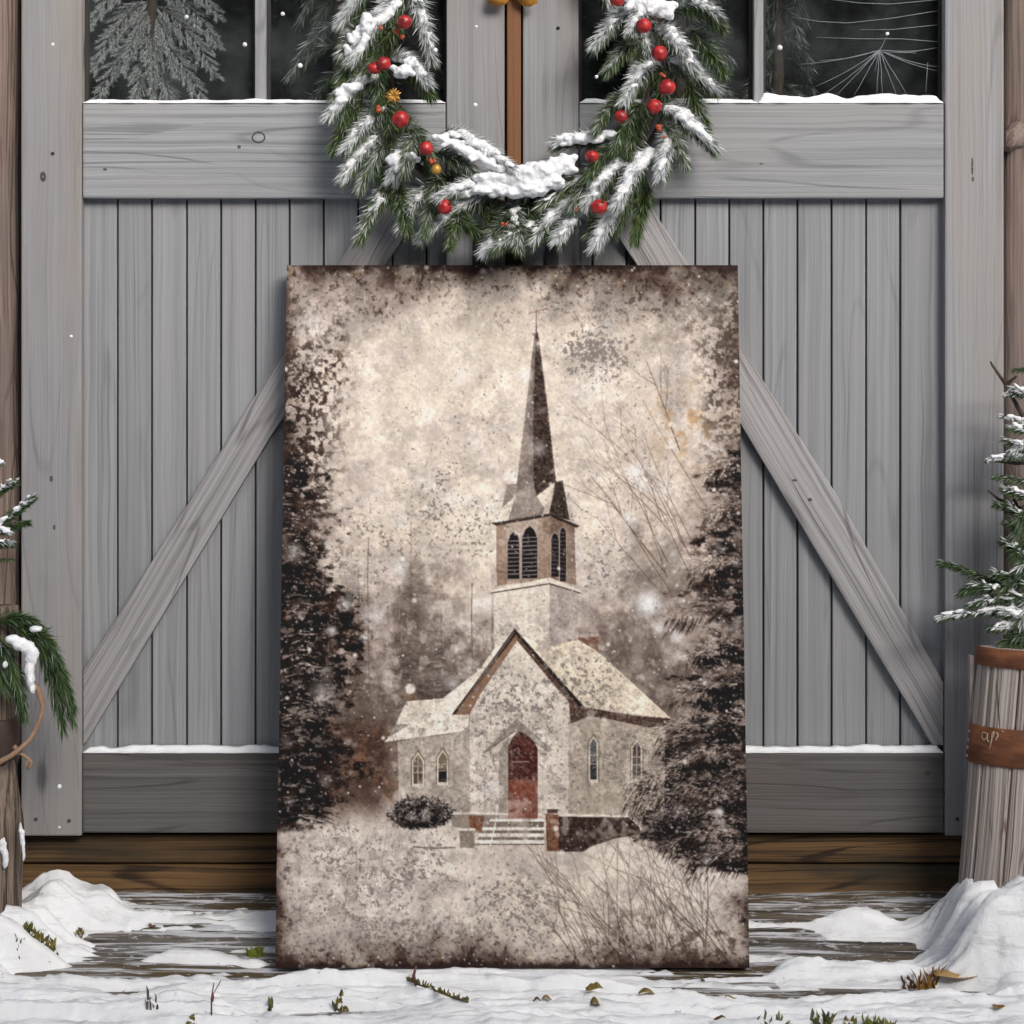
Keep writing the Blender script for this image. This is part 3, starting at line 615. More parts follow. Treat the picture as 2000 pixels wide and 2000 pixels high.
def surf(x, y):
    a = np.array([x]); c = np.array([y]); return float(max(gz(a, c)[0], gbase(c)[0] + snowh(a, c)[0] - .004))
def gpt(px, py):
    """The snow or ground point seen at (px, py)."""
    best = None
    for y in np.arange(-.85, .01, .003):
        p = P(px, py, y)
        if p.z <= surf(p.x, y) + .0005: best = p; break
    p = best or P(px, py, -.6); p.z = surf(p.x, p.y); return p

# ---------------------------------------------------------------- the shed
Z = lambda py: (2000 - py) / 1000          # heights and widths on the door plane
Xp = lambda px: (px - 1000) / 1000
shed = tag(empty('shed', (0, .6, .26)), 'dark timber shed with rough log corner posts behind the grey double doors', 'shed')
def logpost(cx, r0, r1, seed, bend):
    b = MB(); n = 60
    zs = [.2 + 2.5 * i / n for i in range(n + 1)]
    b.tube([(cx + bend * mnoise.noise(Vector((seed, 0, z * 1.1))), .045, z) for z in zs], [r1 + (r0 - r1) * (z - .2) / 2.5 + .004 * mnoise.noise(Vector((seed, 3, z * 4))) for z in zs], 26, wob=.10, seed=seed)
    if cx > 0:      # the swelling round a broken branch
        b.tube([P(1992, 262, .03), P(1974, 275, .012), P(1966, 292, .004)], [.030, .018, .009], 14, wob=.2, seed=4)
    return b.build('corner_post', M['log'], shed, True, True)
logpost(-1.0205, .049, .049, 2, .003); logpost(.9905, .019, .036, 5, .006)
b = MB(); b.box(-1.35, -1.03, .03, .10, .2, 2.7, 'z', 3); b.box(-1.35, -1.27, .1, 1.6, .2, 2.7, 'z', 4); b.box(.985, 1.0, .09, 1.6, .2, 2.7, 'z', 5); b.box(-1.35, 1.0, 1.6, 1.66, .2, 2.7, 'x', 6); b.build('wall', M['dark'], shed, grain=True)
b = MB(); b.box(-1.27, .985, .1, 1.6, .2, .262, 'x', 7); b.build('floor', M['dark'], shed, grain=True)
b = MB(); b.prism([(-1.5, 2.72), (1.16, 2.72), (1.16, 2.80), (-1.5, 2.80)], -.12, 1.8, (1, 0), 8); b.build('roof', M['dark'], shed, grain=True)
b = MB(); b.box(-1.05, 1.0, .012, .09, 2.42, 2.71, 'x', 9); b.build('lintel', M['door'], shed, grain=True)
b = MB(); b.box(-.985, .972, .026, .09, .308, .364, 'x', 10, .005); b.build('sill_beam', M['sill'], shed, grain=True)
b = MB(); b.box(-.995, .972, .016, .09, .22, .3045, 'x', 12, .006); b.build('sill_beam', M['sill'], shed, grain=True)
for (x0, x1) in ((-.99, -.955), (.945, .98)): b = MB(); b.box(x0, x1, .052, .09, .37, 2.42, 'z', 13); b.build('door_jamb', M['dark'], shed, grain=True)

# ---------------------------------------------------------------- the two doors
TOP = 2.40
def door(sgn, label):
    """sgn -1 = hinged on the left, +1 = hinged on the right."""
    root = tag(empty('barn_door', (sgn * .5, .02, .37)), label, 'door')
    if sgn < 0: so, si, pl, pr = (42, 160), (872, 986), 160, 872
    else: so, si, pl, pr = (1845, 1960), (1021, 1130), 1130, 1845
    for k, (a, c) in enumerate((so, si)):
        b = MB(); b.box(Xp(a), Xp(c), -.004, .05, Z(1632), TOP, 'z', 20 + k + sgn * 3, .004); b.build('stile', M['stile'], root, grain=True)
    a, c = Xp(pl) + .0012, Xp(pr) - .0012
    b = MB(); b.box(a, c, .0, .05, Z(387), Z(201), 'x', 31 + sgn, .004); b.build('top_rail', M['door'], root, grain=True)
    b = MB(); b.box(a, c, .0, .05, 2.29, TOP, 'x', 33 + sgn, .004); b.build('head_rail', M['door'], root, grain=True)
    c2 = c if sgn < 0 else Xp(1845) - .0012
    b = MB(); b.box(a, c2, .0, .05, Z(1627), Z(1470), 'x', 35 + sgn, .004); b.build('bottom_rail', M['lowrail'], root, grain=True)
    # planks
    b = MB()
    seams = [160, 225, 292, 361, 428, 496, 563, 630, 698, 765, 832, 872] if sgn < 0 else [1130, 1158, 1225, 1292, 1360, 1427, 1494, 1561, 1628, 1696, 1763, 1845]
    for k in range(len(seams) - 1):
        w0 = Xp(seams[k]) + (.0018 if k else -.006); w1 = Xp(seams[k + 1]) - (.0018 if k < len(seams) - 2 else -.006); y = .024 + R.uniform(-.0012, .0012)
        b.box(w0, w1, y, y + .018, Z(1478), Z(380), 'z', 50 + k + sgn * 20, .0022)
    b.build('plank_panel', M['plank'], root, grain=True)
    b = MB(); b.box(Xp(pl) - .008, Xp(pr) + .008, .0432, .047, Z(1480), Z(380), 'z', 90, 0); b.build('backing', M['groove'], root, grain=True)
    # brace, rising towards the middle
    if sgn < 0: pts = [(161.5, 1312), (738, 372.5), (838, 372.5), (528, 853), (167, 1450), (161.5, 1456)]; ax = (.59, 1)
    else: pts = [(1160, 380), (1262, 380), (1632, 962), (1843.5, 1334), (1843.5, 1456), (1822, 1456), (1726, 1297), (1443, 821)]; ax = (-.59, 1)
    pts = [(Xp(x), min(Z(y), Z(388.5))) for x, y in pts]
    q = []
    for p in pts:
        if p not in q: q.append(p)
    b = MB(); b.prism(q, .004, .0225, ax, 60 + sgn, .002); b.build('brace', M['brace'], root, grain=True)
    # window: frame bead, mullion, two panes
    mu = (497, 518) if sgn < 0 else (1473, 1492)
    b = MB(); b.box(Xp(mu[0]), Xp(mu[1]), .006, .05, Z(201) + .0005, 2.289, 'z', 70 + sgn, .003); b.build('mullion', M['door'], root, grain=True)
    for (w0, w1) in ((pl, mu[0]), (mu[1], pr)):
        b = MB(); t = .006; x0, x1 = Xp(w0) + .0004, Xp(w1) - .0004; z0, z1 = Z(200.4), 2.2895
        b.box(x0, x0 + t, .026, .046, z0, z1, 'z', 71, .001); b.box(x1 - t, x1, .026, .046, z0, z1, 'z', 72, .001); b.box(x0 + t, x1 - t, .027, .045, z0, z0 + t, 'x', 73, .001)
        bead = b.build('window_bead', M['dark'], root, grain=True)
        b = MB(); b.box(x0 + .003, x1 - .003, .034, .038, z0 + .003, z1, 'z', 74, 0); pane = b.build('window_pane', M['glass'], root, grain=True)
        if sgn > 0 and w1 == pr:
            f = MB(); c0 = (1718, 98)
            for e in [(1556, 126), (1600, 118), (1608, 184), (1634, 186), (1590, 170), (1668, 186), (1712, 186), (1708, 140), (1724, 186), (1750, 184), (1772, 186), (1838, 132), (1838, 140), (1790, 104), (1838, 92), (1732, 72)]:
                n = 8; pts = []
                for i in range(n + 1):
                    t = i / n; pts.append(P(c0[0] + (e[0] - c0[0]) * t + R.uniform(-.6, .6), c0[1] + (e[1] - c0[1]) * t + 5 * math.sin(math.pi * t) * (abs(e[0] - c0[0]) > 90), .0335))
                f.tube(pts, [.0011 - .0006 * i / n for i in range(n + 1)], 5)
            for cur in [[(1545, 33), (1600, 42), (1655, 45), (1740, 36), (1838, 20)], [(1595, 73), (1680, 76), (1760, 76), (1838, 82)], [(1680, 58), (1740, 58), (1838, 48)], [(1615, -2), (1680, 6), (1740, 8), (1838, -1)], [(1720, 103), (1770, 103), (1838, 92)], [(1812, 122), (1808, 180)]]:
                f.tube([P(x, y, .0335) for x, y in cur], .0008, 5)
            f.build('ice_streaks', M['frost'], pane, True)
    if sgn > 0:
        b = MB(); b.box(Xp(990), Xp(1017.5), -.012, .02, Z(462), TOP, 'z', 81, .003); b.build('batten', M['batten'], root, grain=True)
    # black iron pull on the inner stile, above the picture
    b = MB(); hx = (924, 952) if sgn < 0 else (1065, 1091); b.box(Xp(hx[0]), Xp(hx[1]), -.0125, -.0045, Z(545), Z(447), 'z', 82, .002)
    b.build('door_pull', M['iron'], root)
    b = MB()
    for (px, py) in ([(1090, 55), (1870, 1600), (1935, 1602)] if sgn > 0 else [(103, 300), (70, 1600), (135, 1603)]): b.tube([P(px, py, -.0055), P(px, py, -.002)], .0035, 10)
    b.build('nail_head', M['iron'], root)
    return root
dl = door(-1, 'left grey barn door, frosted fir branches showing in its glass and brace rising to the right')
dr = door(1, 'right grey barn door with an orange brown batten and ice streaks on its outer pane')
def knots(root, lst):
    for (px, py, w, h, y, ring) in lst:
        b = MB(); c0 = P(px, py, y - .0002); n = 18
        o_ = [c0 + Vector((math.cos(a) * w * .001 * (1 + .15 * mnoise.noise(Vector((a, px, 0)))), 0, math.sin(a) * h * .001)) for a in [2 * math.pi * k / n for k in range(n)]]
        if ring: b.tube(o_ + o_[:1], .0014, 6, cap=False)
        else:
            m_ = [c0 + (p - c0) * .55 + Vector((0, -.0006, 0)) for p in o_]; b.add(o_ + m_ + [c0 + Vector((0, .0006, 0))], [(k, (k + 1) % n, n + (k + 1) % n, n + k) for k in range(n)] + [(n + k, n + (k + 1) % n, 2 * n) for k in range(n)])
        b.build('knot', M['knot'], root, True)
M['knot'] = simple('dark_knot', (.085, .062, .048), .8)
knots(dl, [(505, 268, 12, 10, 0, True), (467, 287, 3.5, 3.5, 0, False), (205, 331, 4, 2.5, 0, False), (84, 345, 6, 10, -.004, False), (100, 935, 3.5, 6, -.004, False), (106, 1030, 2.5, 5, -.004, False)])
knots(dr, [(1900, 350, 2.5, 5, -.004, False), (1899, 325, 2, 18, -.004, False), (1582, 976, 4.5, 3.5, .004, False), (1811, 1510, 6, 4, 0, False), (1846, 1550, 7, 2, 0, False), (1487, 320, 4, 1.5, 0, False), (1845, 1470, 9, 2, 0, False), (1552, 938, 5, 2.5, .004, False)])
def ledge(x0, x1, z, hh, ydep, label, seed, name='snow_ledge'):
    b = MB(); n = int((x1 - x0) / .004); vs = []; fs = []
    for i in range(n + 1):
        x = x0 + (x1 - x0) * i / n; q = vnoise(np.array([x * 26 + seed]), np.array([seed * 1.7]), 3)[0]; h = hh * (.35 + 1.1 * q) * min(1, i / 3, (n - i) / 3) + .001
        f = (vnoise(np.array([x * 40 + seed]), np.array([seed * 2.7]), 2)[0] - .5) * .006
        vs += [(x, -.002 + f, z - .0005), (x, -.003 + f, z + h * .6), (x, .006, z + h), (x, ydep, z + h * .9), (x, ydep, z - .0005)]
    for i in range(n):
        for k in range(4): fs.append((i * 5 + k, i * 5 + k + 1, i * 5 + k + 6, i * 5 + k + 5))
    b.add(vs, fs); return tag(b.build(name, M['snow'], None, True), label, 'snow', 'snow lying along the door rails')
ledge(Xp(163), Xp(870), Z(201), .007, .030, 'thin even line of snow on the left top rail under the frosted fir', 1)
ledge(Xp(1132), Xp(1480), Z(201), .008, .030, 'thin snow line on the right top rail next to the wreath', 2)
ledge(Xp(1481), Xp(1842), Z(201), .015, .030, 'thicker lumpy snow on the right top rail below the ice streaks', 3)
ledge(Xp(162), Xp(868), Z(1470), .011, .0225, 'white snow strip on the left bottom rail beneath the planks', 4)
ledge(Xp(1132), Xp(1842), Z(1470), .011, .0225, 'white snow strip on the right bottom rail beneath the planks', 5)

# ---------------------------------------------------------------- the canvas print
cl, cr = -.4362, .4372
zt, zb, yt, yb = 1.4805, .178, -.0330, -.2290
root = tag(empty('canvas_print', (0, yb, zb)), 'tall canvas print of a white country church in snow, leaning on the doors', 'canvas print')
upv = Vector((0, yt - yb, zt - zb)); H_ = upv.length; upv.normalize(); nv = Vector((0, -upv.z, upv.y)).normalized()     # nv faces the viewer
IMG, IX0, IY0 = paint_print()
nu, nvv = 660, 990
uu, vv = np.meshgrid(np.linspace(0, 1, nu), np.linspace(0, 1, nvv))
cx_ = cl + (cr - cl) * uu; cy_ = yt + (yb - yt) * vv; cz_ = zt + (zb - zt) * vv
co = np.stack([cx_, cy_, cz_], -1).reshape(-1, 3) + np.array([nv.x, nv.y, nv.z]) * .0006
# artwork coordinates: the drawing was laid out on its own sheet, foreshortened like the photograph; undo that
dd = (cy_ - CAMY) / 4; su = np.clip(1000 + cx_ / dd * 1000 - IX0, 0, IMG.shape[1] - 1.01); sv = np.clip(700 + (CAMZ - cz_) / dd * 1000 - IY0, 0, IMG.shape[0] - 1.01)
iu = su.astype(int); iv = sv.astype(int); fu = (su - iu)[..., None]; fv = (sv - iv)[..., None]
c = (IMG[iv, iu] * (1 - fu) + IMG[iv, iu + 1] * fu) * (1 - fv) + (IMG[iv + 1, iu] * (1 - fu) + IMG[iv + 1, iu + 1] * fu) * fv
c = np.clip(c / 255., 0, 1); lin = np.where(c < .04045, c / 12.92, ((c + .055) / 1.055) ** 2.4) * .86
i = np.arange(nu * nvv).reshape(nvv, nu); q = np.stack([i[:-1, :-1], i[1:, :-1], i[1:, 1:], i[:-1, 1:]], -1).reshape(-1, 4)
m, nt, b, out = newmat('printed_canvas'); a = N(nt, 'Attribute', attribute_name='ink').outputs['Color']; lk(nt, a, b.inputs['Base Color']); b.inputs['Roughness'].default_value = .8; b.inputs['Specular IOR Level'].default_value = .15
o = quads('printed_face', co, q, m); o.parent = root; o.location = -root.location
at = o.data.attributes.new('ink', 'FLOAT_COLOR', 'POINT'); at.data.foreach_set('color', np.concatenate([lin.reshape(-1, 3), np.ones((nu * nvv, 1))], 1).astype(np.float32).ravel())
back = -nv * .030
def cpt(x, t, k): return Vector((x, yt, zt)) + Vector((0, yb - yt, zb - zt)) * t + back * k
b = MB(); vs = [cpt(cl, 0, 0), cpt(cr, 0, 0), cpt(cr, 1, 0), cpt(cl, 1, 0), cpt(cl, 0, 1), cpt(cr, 0, 1), cpt(cr, 1, 1), cpt(cl, 1, 1)]
b.add(vs, [(0, 1, 5, 4), (1, 2, 6, 5), (2, 3, 7, 6), (3, 0, 4, 7), (3, 2, 1, 0), (4, 5, 6, 7)]); b.build('stretched_edge', simple('dark_printed_edge', (.045, .036, .033), .8), root)

def soften(o, vox=.003, it=4, dis=.003):
    r = o.modifiers.new('merge', 'REMESH'); r.mode = 'VOXEL'; r.voxel_size = vox; r.use_smooth_shade = True
    sm = o.modifiers.new('smooth', 'SMOOTH'); sm.factor = .5; sm.iterations = it
    d = o.modifiers.new('rough', 'DISPLACE'); d.texture = CLOUD; d.strength = dis; d.mid_level = .5; d.texture_coords = 'LOCAL'
    return o
CLOUD = bpy.data.textures.new('lump', 'CLOUDS'); CLOUD.noise_scale = .013; CLOUD.noise_depth = 2
# ---------------------------------------------------------------- sprigs
def lerp(a, b, t): return a + (b - a) * t
GREENS = [(.038, .070, .020), (.055, .105, .026), (.085, .135, .034), (.026, .048, .020), (.115, .150, .045)]
def sprig(parent, p0, p1, nlen=.040, n=230, frost=.35, snow=0.0, sag=.012, spread=1.0, greens=GREENS, dark=1.0, name='pine_sprig', seed=0, lumps=None, nw=.0011, sr=1.0, white=(.66, .68, .70)):
    rr = random.Random(seed * 7 + 13); p0 = Vector(p0); p1 = Vector(p1); ax = p1 - p0; L = ax.length
    def pt(t): return p0.lerp(p1, t) + Vector((0, 0, sag * 4 * t * (1 - t)))
    b = MB(); k = 9
    b.tube([pt(i / k) for i in range(k + 1)], [.0028 - .0018 * i / k for i in range(k + 1)], 5, (.06, .042, .028, 1))
    nw_ = int(n * .55 * snow)
    for i in range(n + nw_):
        t = rr.random() ** .85; base = pt(t); T = (pt(min(1, t + .05)) - pt(max(0, t - .05))).normalized()
        a = T.cross(Vector((0, 1, .2))).normalized(); c = T.cross(a); ph = rr.uniform(0, 6.283); Nn = a * math.cos(ph) + c * math.sin(ph)
        if i >= n:
            Nn = (Vector((0, -.5, .85)) * rr.uniform(.3, 1) + T.cross(Vector((0, -.5, .85))).normalized() * rr.uniform(-1.3, 1.3)).normalized(); base = base + Nn * .003
        A = math.radians(rr.uniform(22, 58) * spread * (1 - .45 * t)); D = (T * math.cos(A) + Nn * math.sin(A)).normalized(); D.z -= .10; D.normalize()
        l = nlen * rr.uniform(.65, 1.1) * (1 - .25 * t); S = D.cross(Vector((rr.uniform(-1, 1), rr.uniform(-1, 1), rr.uniform(-1, 1)))).normalized() * nw * rr.uniform(.7, 1.2)
        upn = max(0, min(1, .45 + .75 * (Nn.z * .8 - Nn.y * .45)))
        g = rr.choice(greens); s = rr.uniform(.7, 1.35) * dark; g = tuple(x * s for x in g)
        fz = max(0, min(1, upn * frost * 1.7 + rr.uniform(-.35, .30))) if rr.random() < .25 + frost else 0
        if i >= n: fz = rr.uniform(.8, 1)
        c0 = tuple(lerp(x, w, fz * .85) for x, w in zip(g, white)) + (1,); c1 = tuple(lerp(x, w, min(1, fz)) for x, w in zip(g, white)) + (1,)
        mid = base + D * l * .55 + Vector((0, 0, -.0015)); tip = base + D * l + Vector((0, 0, -.004))
        b.add([base - S * .8, base + S * .8, mid + S, mid - S, tip], [(0, 1, 2, 3), (3, 2, 4)], None, [c0, c0, c1, c1, c1])
    o = b.build(name, M['needle'], parent, col=True)
    if snow > 0:
        s = MB(); m_ = lumps or max(6, int(L / .0075)); up_ = Vector((0, -.5, .85))
        T0 = ax.normalized(); side = T0.cross(up_).normalized()
        for i in range(m_):
            t = lerp(.18, .98, (i + rr.random() * .9) / m_)
            thin = .62 if mnoise.noise(Vector((t * 4, seed * 1.7, 0))) > .15 + snow * .4 else 1
            q = pt(t); r = thin * (.0052 + .0055 * rr.random()) * (.6 + .8 * snow) * sr * (1.05 - .45 * t * t)
            off = up_ * rr.uniform(.002, .010) + side * rr.uniform(-.011, .011) * (1 - .5 * t)
            e = T0 * r * rr.uniform(.2, 1.2)
            s.blob(q + off, (r * 1.15, r * .9, r * .75), .3, seed + i * .37, 2, None, 2.0); s.blob(q + off + e, (r * .9, r * .8, r * .6), .3, seed + i * .77, 2, None, 2.0)
        if s.v: soften(s.build('snow_clump', M['clump'], o, True), .0024, 3, .0035)
    return o

# ---------------------------------------------------------------- the wreath
WC = P(1018, 118, -.06)
wreath = tag(empty('wreath', (WC.x, -.02, WC.z)), 'snowy pine wreath with red baubles hanging across the two doors', 'wreath')
b = MB(); n = 64
for j in range(4): b.tube([(WC.x + (.275 + .02 * math.cos(j * 1.6)) * math.cos(2 * math.pi * i / n), -.022 - .006 * math.sin(j * 1.6 + i * .3), WC.z + (.275 + .02 * math.cos(j * 1.6 + i * .2)) * math.sin(2 * math.pi * i / n)) for i in range(n + 1)], .005, 6, cap=False)
b.build('twig_ring', M['bark'], wreath, True)
sd = 100
def ws(x0, y0, x1, y1, d0=-.055, d1=-.10, **kw):
    global sd; sd += 1
    return sprig(wreath, P(x0, y0, d0), P(x1, y1, d1), seed=sd, **kw)
# filler under-layer round the whole ring, darker
for i in range(46):
    a = 2 * math.pi * i / 46 + R.uniform(-.06, .06); rr_ = .285 + (.035 if i % 2 else -.03) + R.uniform(-.02, .02); base = Vector((WC.x + rr_ * math.cos(a), -.04 - .02 * (i % 2), WC.z + rr_ * math.sin(a)))
    out_ = Vector((math.cos(a), 0, math.sin(a))); down = Vector((0, 0, -1)); tang = Vector((-math.sin(a), 0, math.cos(a))) * (1 if math.cos(a) < 0 else -1)
    d = (out_ * R.uniform(-.15, .75) + tang * R.uniform(.3, 1) + down * .35).normalized() * R.uniform(.09, .13); d.y = R.uniform(-.055, -.01)
    if (base + d).z < 1.545: d.z = max(d.z, 1.545 - base.z)
    up_half = math.sin(a) > .45
    sd += 1; sprig(wreath, base, base + d, .042, 800, .13 if not up_half else .5, .0 if not up_half else .7, .006, 1.25, dark=.9, seed=sd, nw=.00075)
F = dict(nlen=.041, n=1150, nw=.0007, spread=1.15)
H = [  # base, tip, frost, snow
 (790, 5, 690, 118, .55, .75), (805, -10, 842, 112, .6, .25), (760, 85, 664, 150, .25, .0), (745, 140, 660, 185, .3, .0), (745, 140, 648, 222, .55, .95),
 (760, 120, 832, 160, .5, .9), (770, 130, 838, 182, .1, 0), (752, 205, 678, 288, .7, .3), (742, 262, 672, 345, .5, .55), (770, 262, 705, 362, .5, 0), (775, 235, 838, 300, .25, 0),
 (812, 285, 770, 345, .6, 1.0), (780, 345, 705, 462, .1, .25), (835, 365, 785, 440, .65, .25), (860, 345, 832, 448, .3, 0), (985, 375, 828, 462, .75, .55), (862, 262, 1000, 330, .6, .8),
 (850, 300, 940, 352, .45, 0), (985, 345, 862, 385, .45, .8), (1010, 420, 950, 488, .8, .5), (1075, 425, 970, 482, .45, .15), (1145, 390, 1045, 465, .6, .7), (1160, 405, 1092, 466, .75, .8), (1222, 380, 1165, 478, .8, .75),
 (1222, 322, 1150, 398, .6, .95), (1275, 290, 1208, 395, .75, .8), (1215, 285, 1090, 280, .5, .9), (1320, 262, 1290, 342, .75, .55), (1290, 205, 1392, 285, .5, .65), (1300, 115, 1396, 172, .6, .4),
 (1310, 25, 1396, 28, .4, .5), (1275, 60, 1352, 128, .65, .5), (1265, -12, 1235, 60, .5, .5), (1232, 20, 1165, 85, .65, .2), (1255, 75, 1188, 132, .35, 0), (1275, 130, 1222, 195, .75, .3),
 (1240, 190, 1165, 248, .3, 0), (1265, 360, 1242, 462, .1, 0), (1285, 240, 1338, 315, .4, 0), (1180, 330, 1120, 400, .35, 0), (905, 400, 880, 470, .2, 0), (1000, 400, 1012, 478, .25, .2), (1255, 200, 1200, 290, .2, 0), (1240, 260, 1150, 345, .2, 0), (1215, 320, 1060, 400, .2, .2), (1120, 320, 1030, 372, .4, .7), (820, 250, 790, 330, .4, 0), (715, 60, 672, 105, .3, .2)]
for (x0, y0, x1, y1, fz, sn) in H: ws(x0, y0, x1, y1, R.uniform(-.06, -.045), R.uniform(-.125, -.085), frost=fz * .85, snow=sn, sr=1.05, sag=R.uniform(.004, .02), **F)
# heaps lying on the lower arc and the top right
for pts in ([(1000, 352, 34, 17), (1030, 345, 40, 22), (1062, 335, 38, 24), (1095, 322, 30, 18), (1040, 368, 36, 17), (1005, 378, 24, 12), (1080, 356, 26, 14)],
            [(955, 352, 26, 18), (975, 368, 24, 16), (935, 372, 22, 10), (905, 378, 16, 9)], [(862, 268, 16, 8), (885, 280, 18, 10), (908, 294, 18, 10), (930, 304, 18, 11), (955, 318, 20, 11), (978, 328, 22, 10)],
            [(1110, 275, 18, 10), (1135, 272, 20, 11), (1165, 270, 18, 12), (1190, 262, 16, 11)], [(1245, 4, 24, 16), (1275, 8, 28, 22), (1300, 20, 22, 18)], [(770, 312, 18, 15), (792, 322, 19, 20), (800, 306, 16, 11)], [(788, 140, 20, 14), (800, 122, 14, 12)],
            [(715, 45, 16, 22), (695, 75, 14, 18), (680, 100, 10, 12)], [(665, 182, 17, 12), (685, 172, 17, 10)]):
    b = MB()
    for k, (x, y, rx, rz) in enumerate(pts):
        b.blob(P(x, y, -.095 - R.uniform(0, .012)), (rx * .00085, rx * .0007, rz * .00085), .38, x * .013 + k, 3, None, 1.9)
        for j in range(5): b.blob(P(x + R.uniform(-rx, rx), y + R.uniform(-rz, rz) * .8, -.098 - R.uniform(0, .012)), (rx * .00040, rx * .0004, rz * .00042), .4, x * .013 + k + j, 2, None, 1.9)
    soften(b.build('snow_heap', M['clump'], wreath, True), .0028, 4, .008)
for k, (x, y, r) in enumerate([(790, 43, 14.5), (731, 133, 14), (749, 124, 13), (782, 233, 16), (832, 290, 15), (868, 404, 14), (1257, 50, 16), (1288, 104, 15), (1303, 170, 15.5), (1278, 208, 16), (1213, 227, 15), (1156, 305, 15), (1170, 404, 16), (1205, -2, 14)]):
    d = -.125 - R.uniform(0, .015); c0 = P(x, y, d); b = MB(); rm = r * .00097; rm *= R.uniform(.9, 1.12); b.blob(c0, (rm, rm, rm * R.uniform(.88, 1.0)), .10, k, 3)
    o = b.build('bauble', M['red'], wreath, True); b = MB(); cd = Vector((R.uniform(-.7, .7), -.45, R.uniform(-.2, .9))).normalized()
    for j in range(5): a = j * 1.257; b.tube([c0 + cd * rm * .94, c0 + cd * rm * 1.05 + Vector((math.cos(a), 0, math.sin(a))) * rm * .28], [rm * .09, rm * .03], 5)
    b.tube([c0 + cd * rm * .9, c0 + cd * rm * 1.5 + Vector((.002, 0, .002))], [rm * .09, rm * .06], 5); b.build('stalk', M['bark'], o)
for k, (x, y, r) in enumerate([(780, 66, 9), (737, 212, 8), (845, 318, 8), (1290, 250, 8), (985, 438, 6), (1125, 408, 6), (1222, 215 - 8, 5), (1295, 145, 6), (745, 52, 6), (1298, 268, 4)]):
    b = MB()
    for j in range(3): b.blob(P(x + R.uniform(-r, r) * .7, y + R.uniform(-r, r) * .7, -.118), r * .00062, .15, k + j, 2)
    b.build('berry_cluster', M['berry'], wreath, True)
for k, (x, y) in enumerate([(768, 188), (852, 331)]):
    b = MB(); c0 = P(x, y, -.12)
    if k: b.blob(c0, .010, .1, 3, 3)
    else:
        for j in range(16):
            a = j / 16 * 6.283; d = Vector((math.cos(a), -.35 * (j % 2), math.sin(a))); b.tube([c0, c0 + d * .016 * R.uniform(.7, 1.1)], [.004, .001], 5)
    b.build('gold_ornament', M['gold'], wreath, True)
b = MB()          # bow in the middle, mostly above the picture's edge
for sg in (-1, 1):
    loop = [(0, 0), (.03, .03), (.075, .035), (.085, .0), (.05, -.02), (.0, 0)]
    for k in range(len(loop) - 1):
        (xa, za), (xb, zb_) = loop[k], loop[k + 1]; b.add([(sg * xa, -.028, za + 2.07), (sg * xb, -.036, zb_ + 2.07), (sg * xb, -.062, zb_ + 2.072), (sg * xa, -.05, za + 2.072)], [(0, 1, 2, 3)])
    tail = [(.004, 2.07, -.045, .010), (.014, 2.04, -.038, .016), (.024, 2.012, -.034, .021), (.030, 1.990, -.03, .020), (.028, 1.9815, -.028, .006)] if sg > 0 else [(-.004, 2.07, -.045, .010), (-.014, 2.04, -.038, .016), (-.022, 2.012, -.034, .020), (-.026, 1.994, -.03, .020), (-.022, 1.985, -.028, .010)]
    vs = []
    for (x, z, y, w) in tail: vs += [(x - w, y, z + w * .25 * sg), (x + w, y - .004, z - w * .1 * sg)]
    b.add(vs, [(2 * i, 2 * i + 1, 2 * i + 3, 2 * i + 2) for i in range(4)])
b.blob((0, -.048, 2.071), (.016, .014, .014), .1, 1, 2)
o = tag(b.build('bow', M['bow'], None, True), 'golden orange ribbon bow at the head of the brown batten', 'bow')
o.modifiers.new('thick', 'SOLIDIFY').thickness = .0016

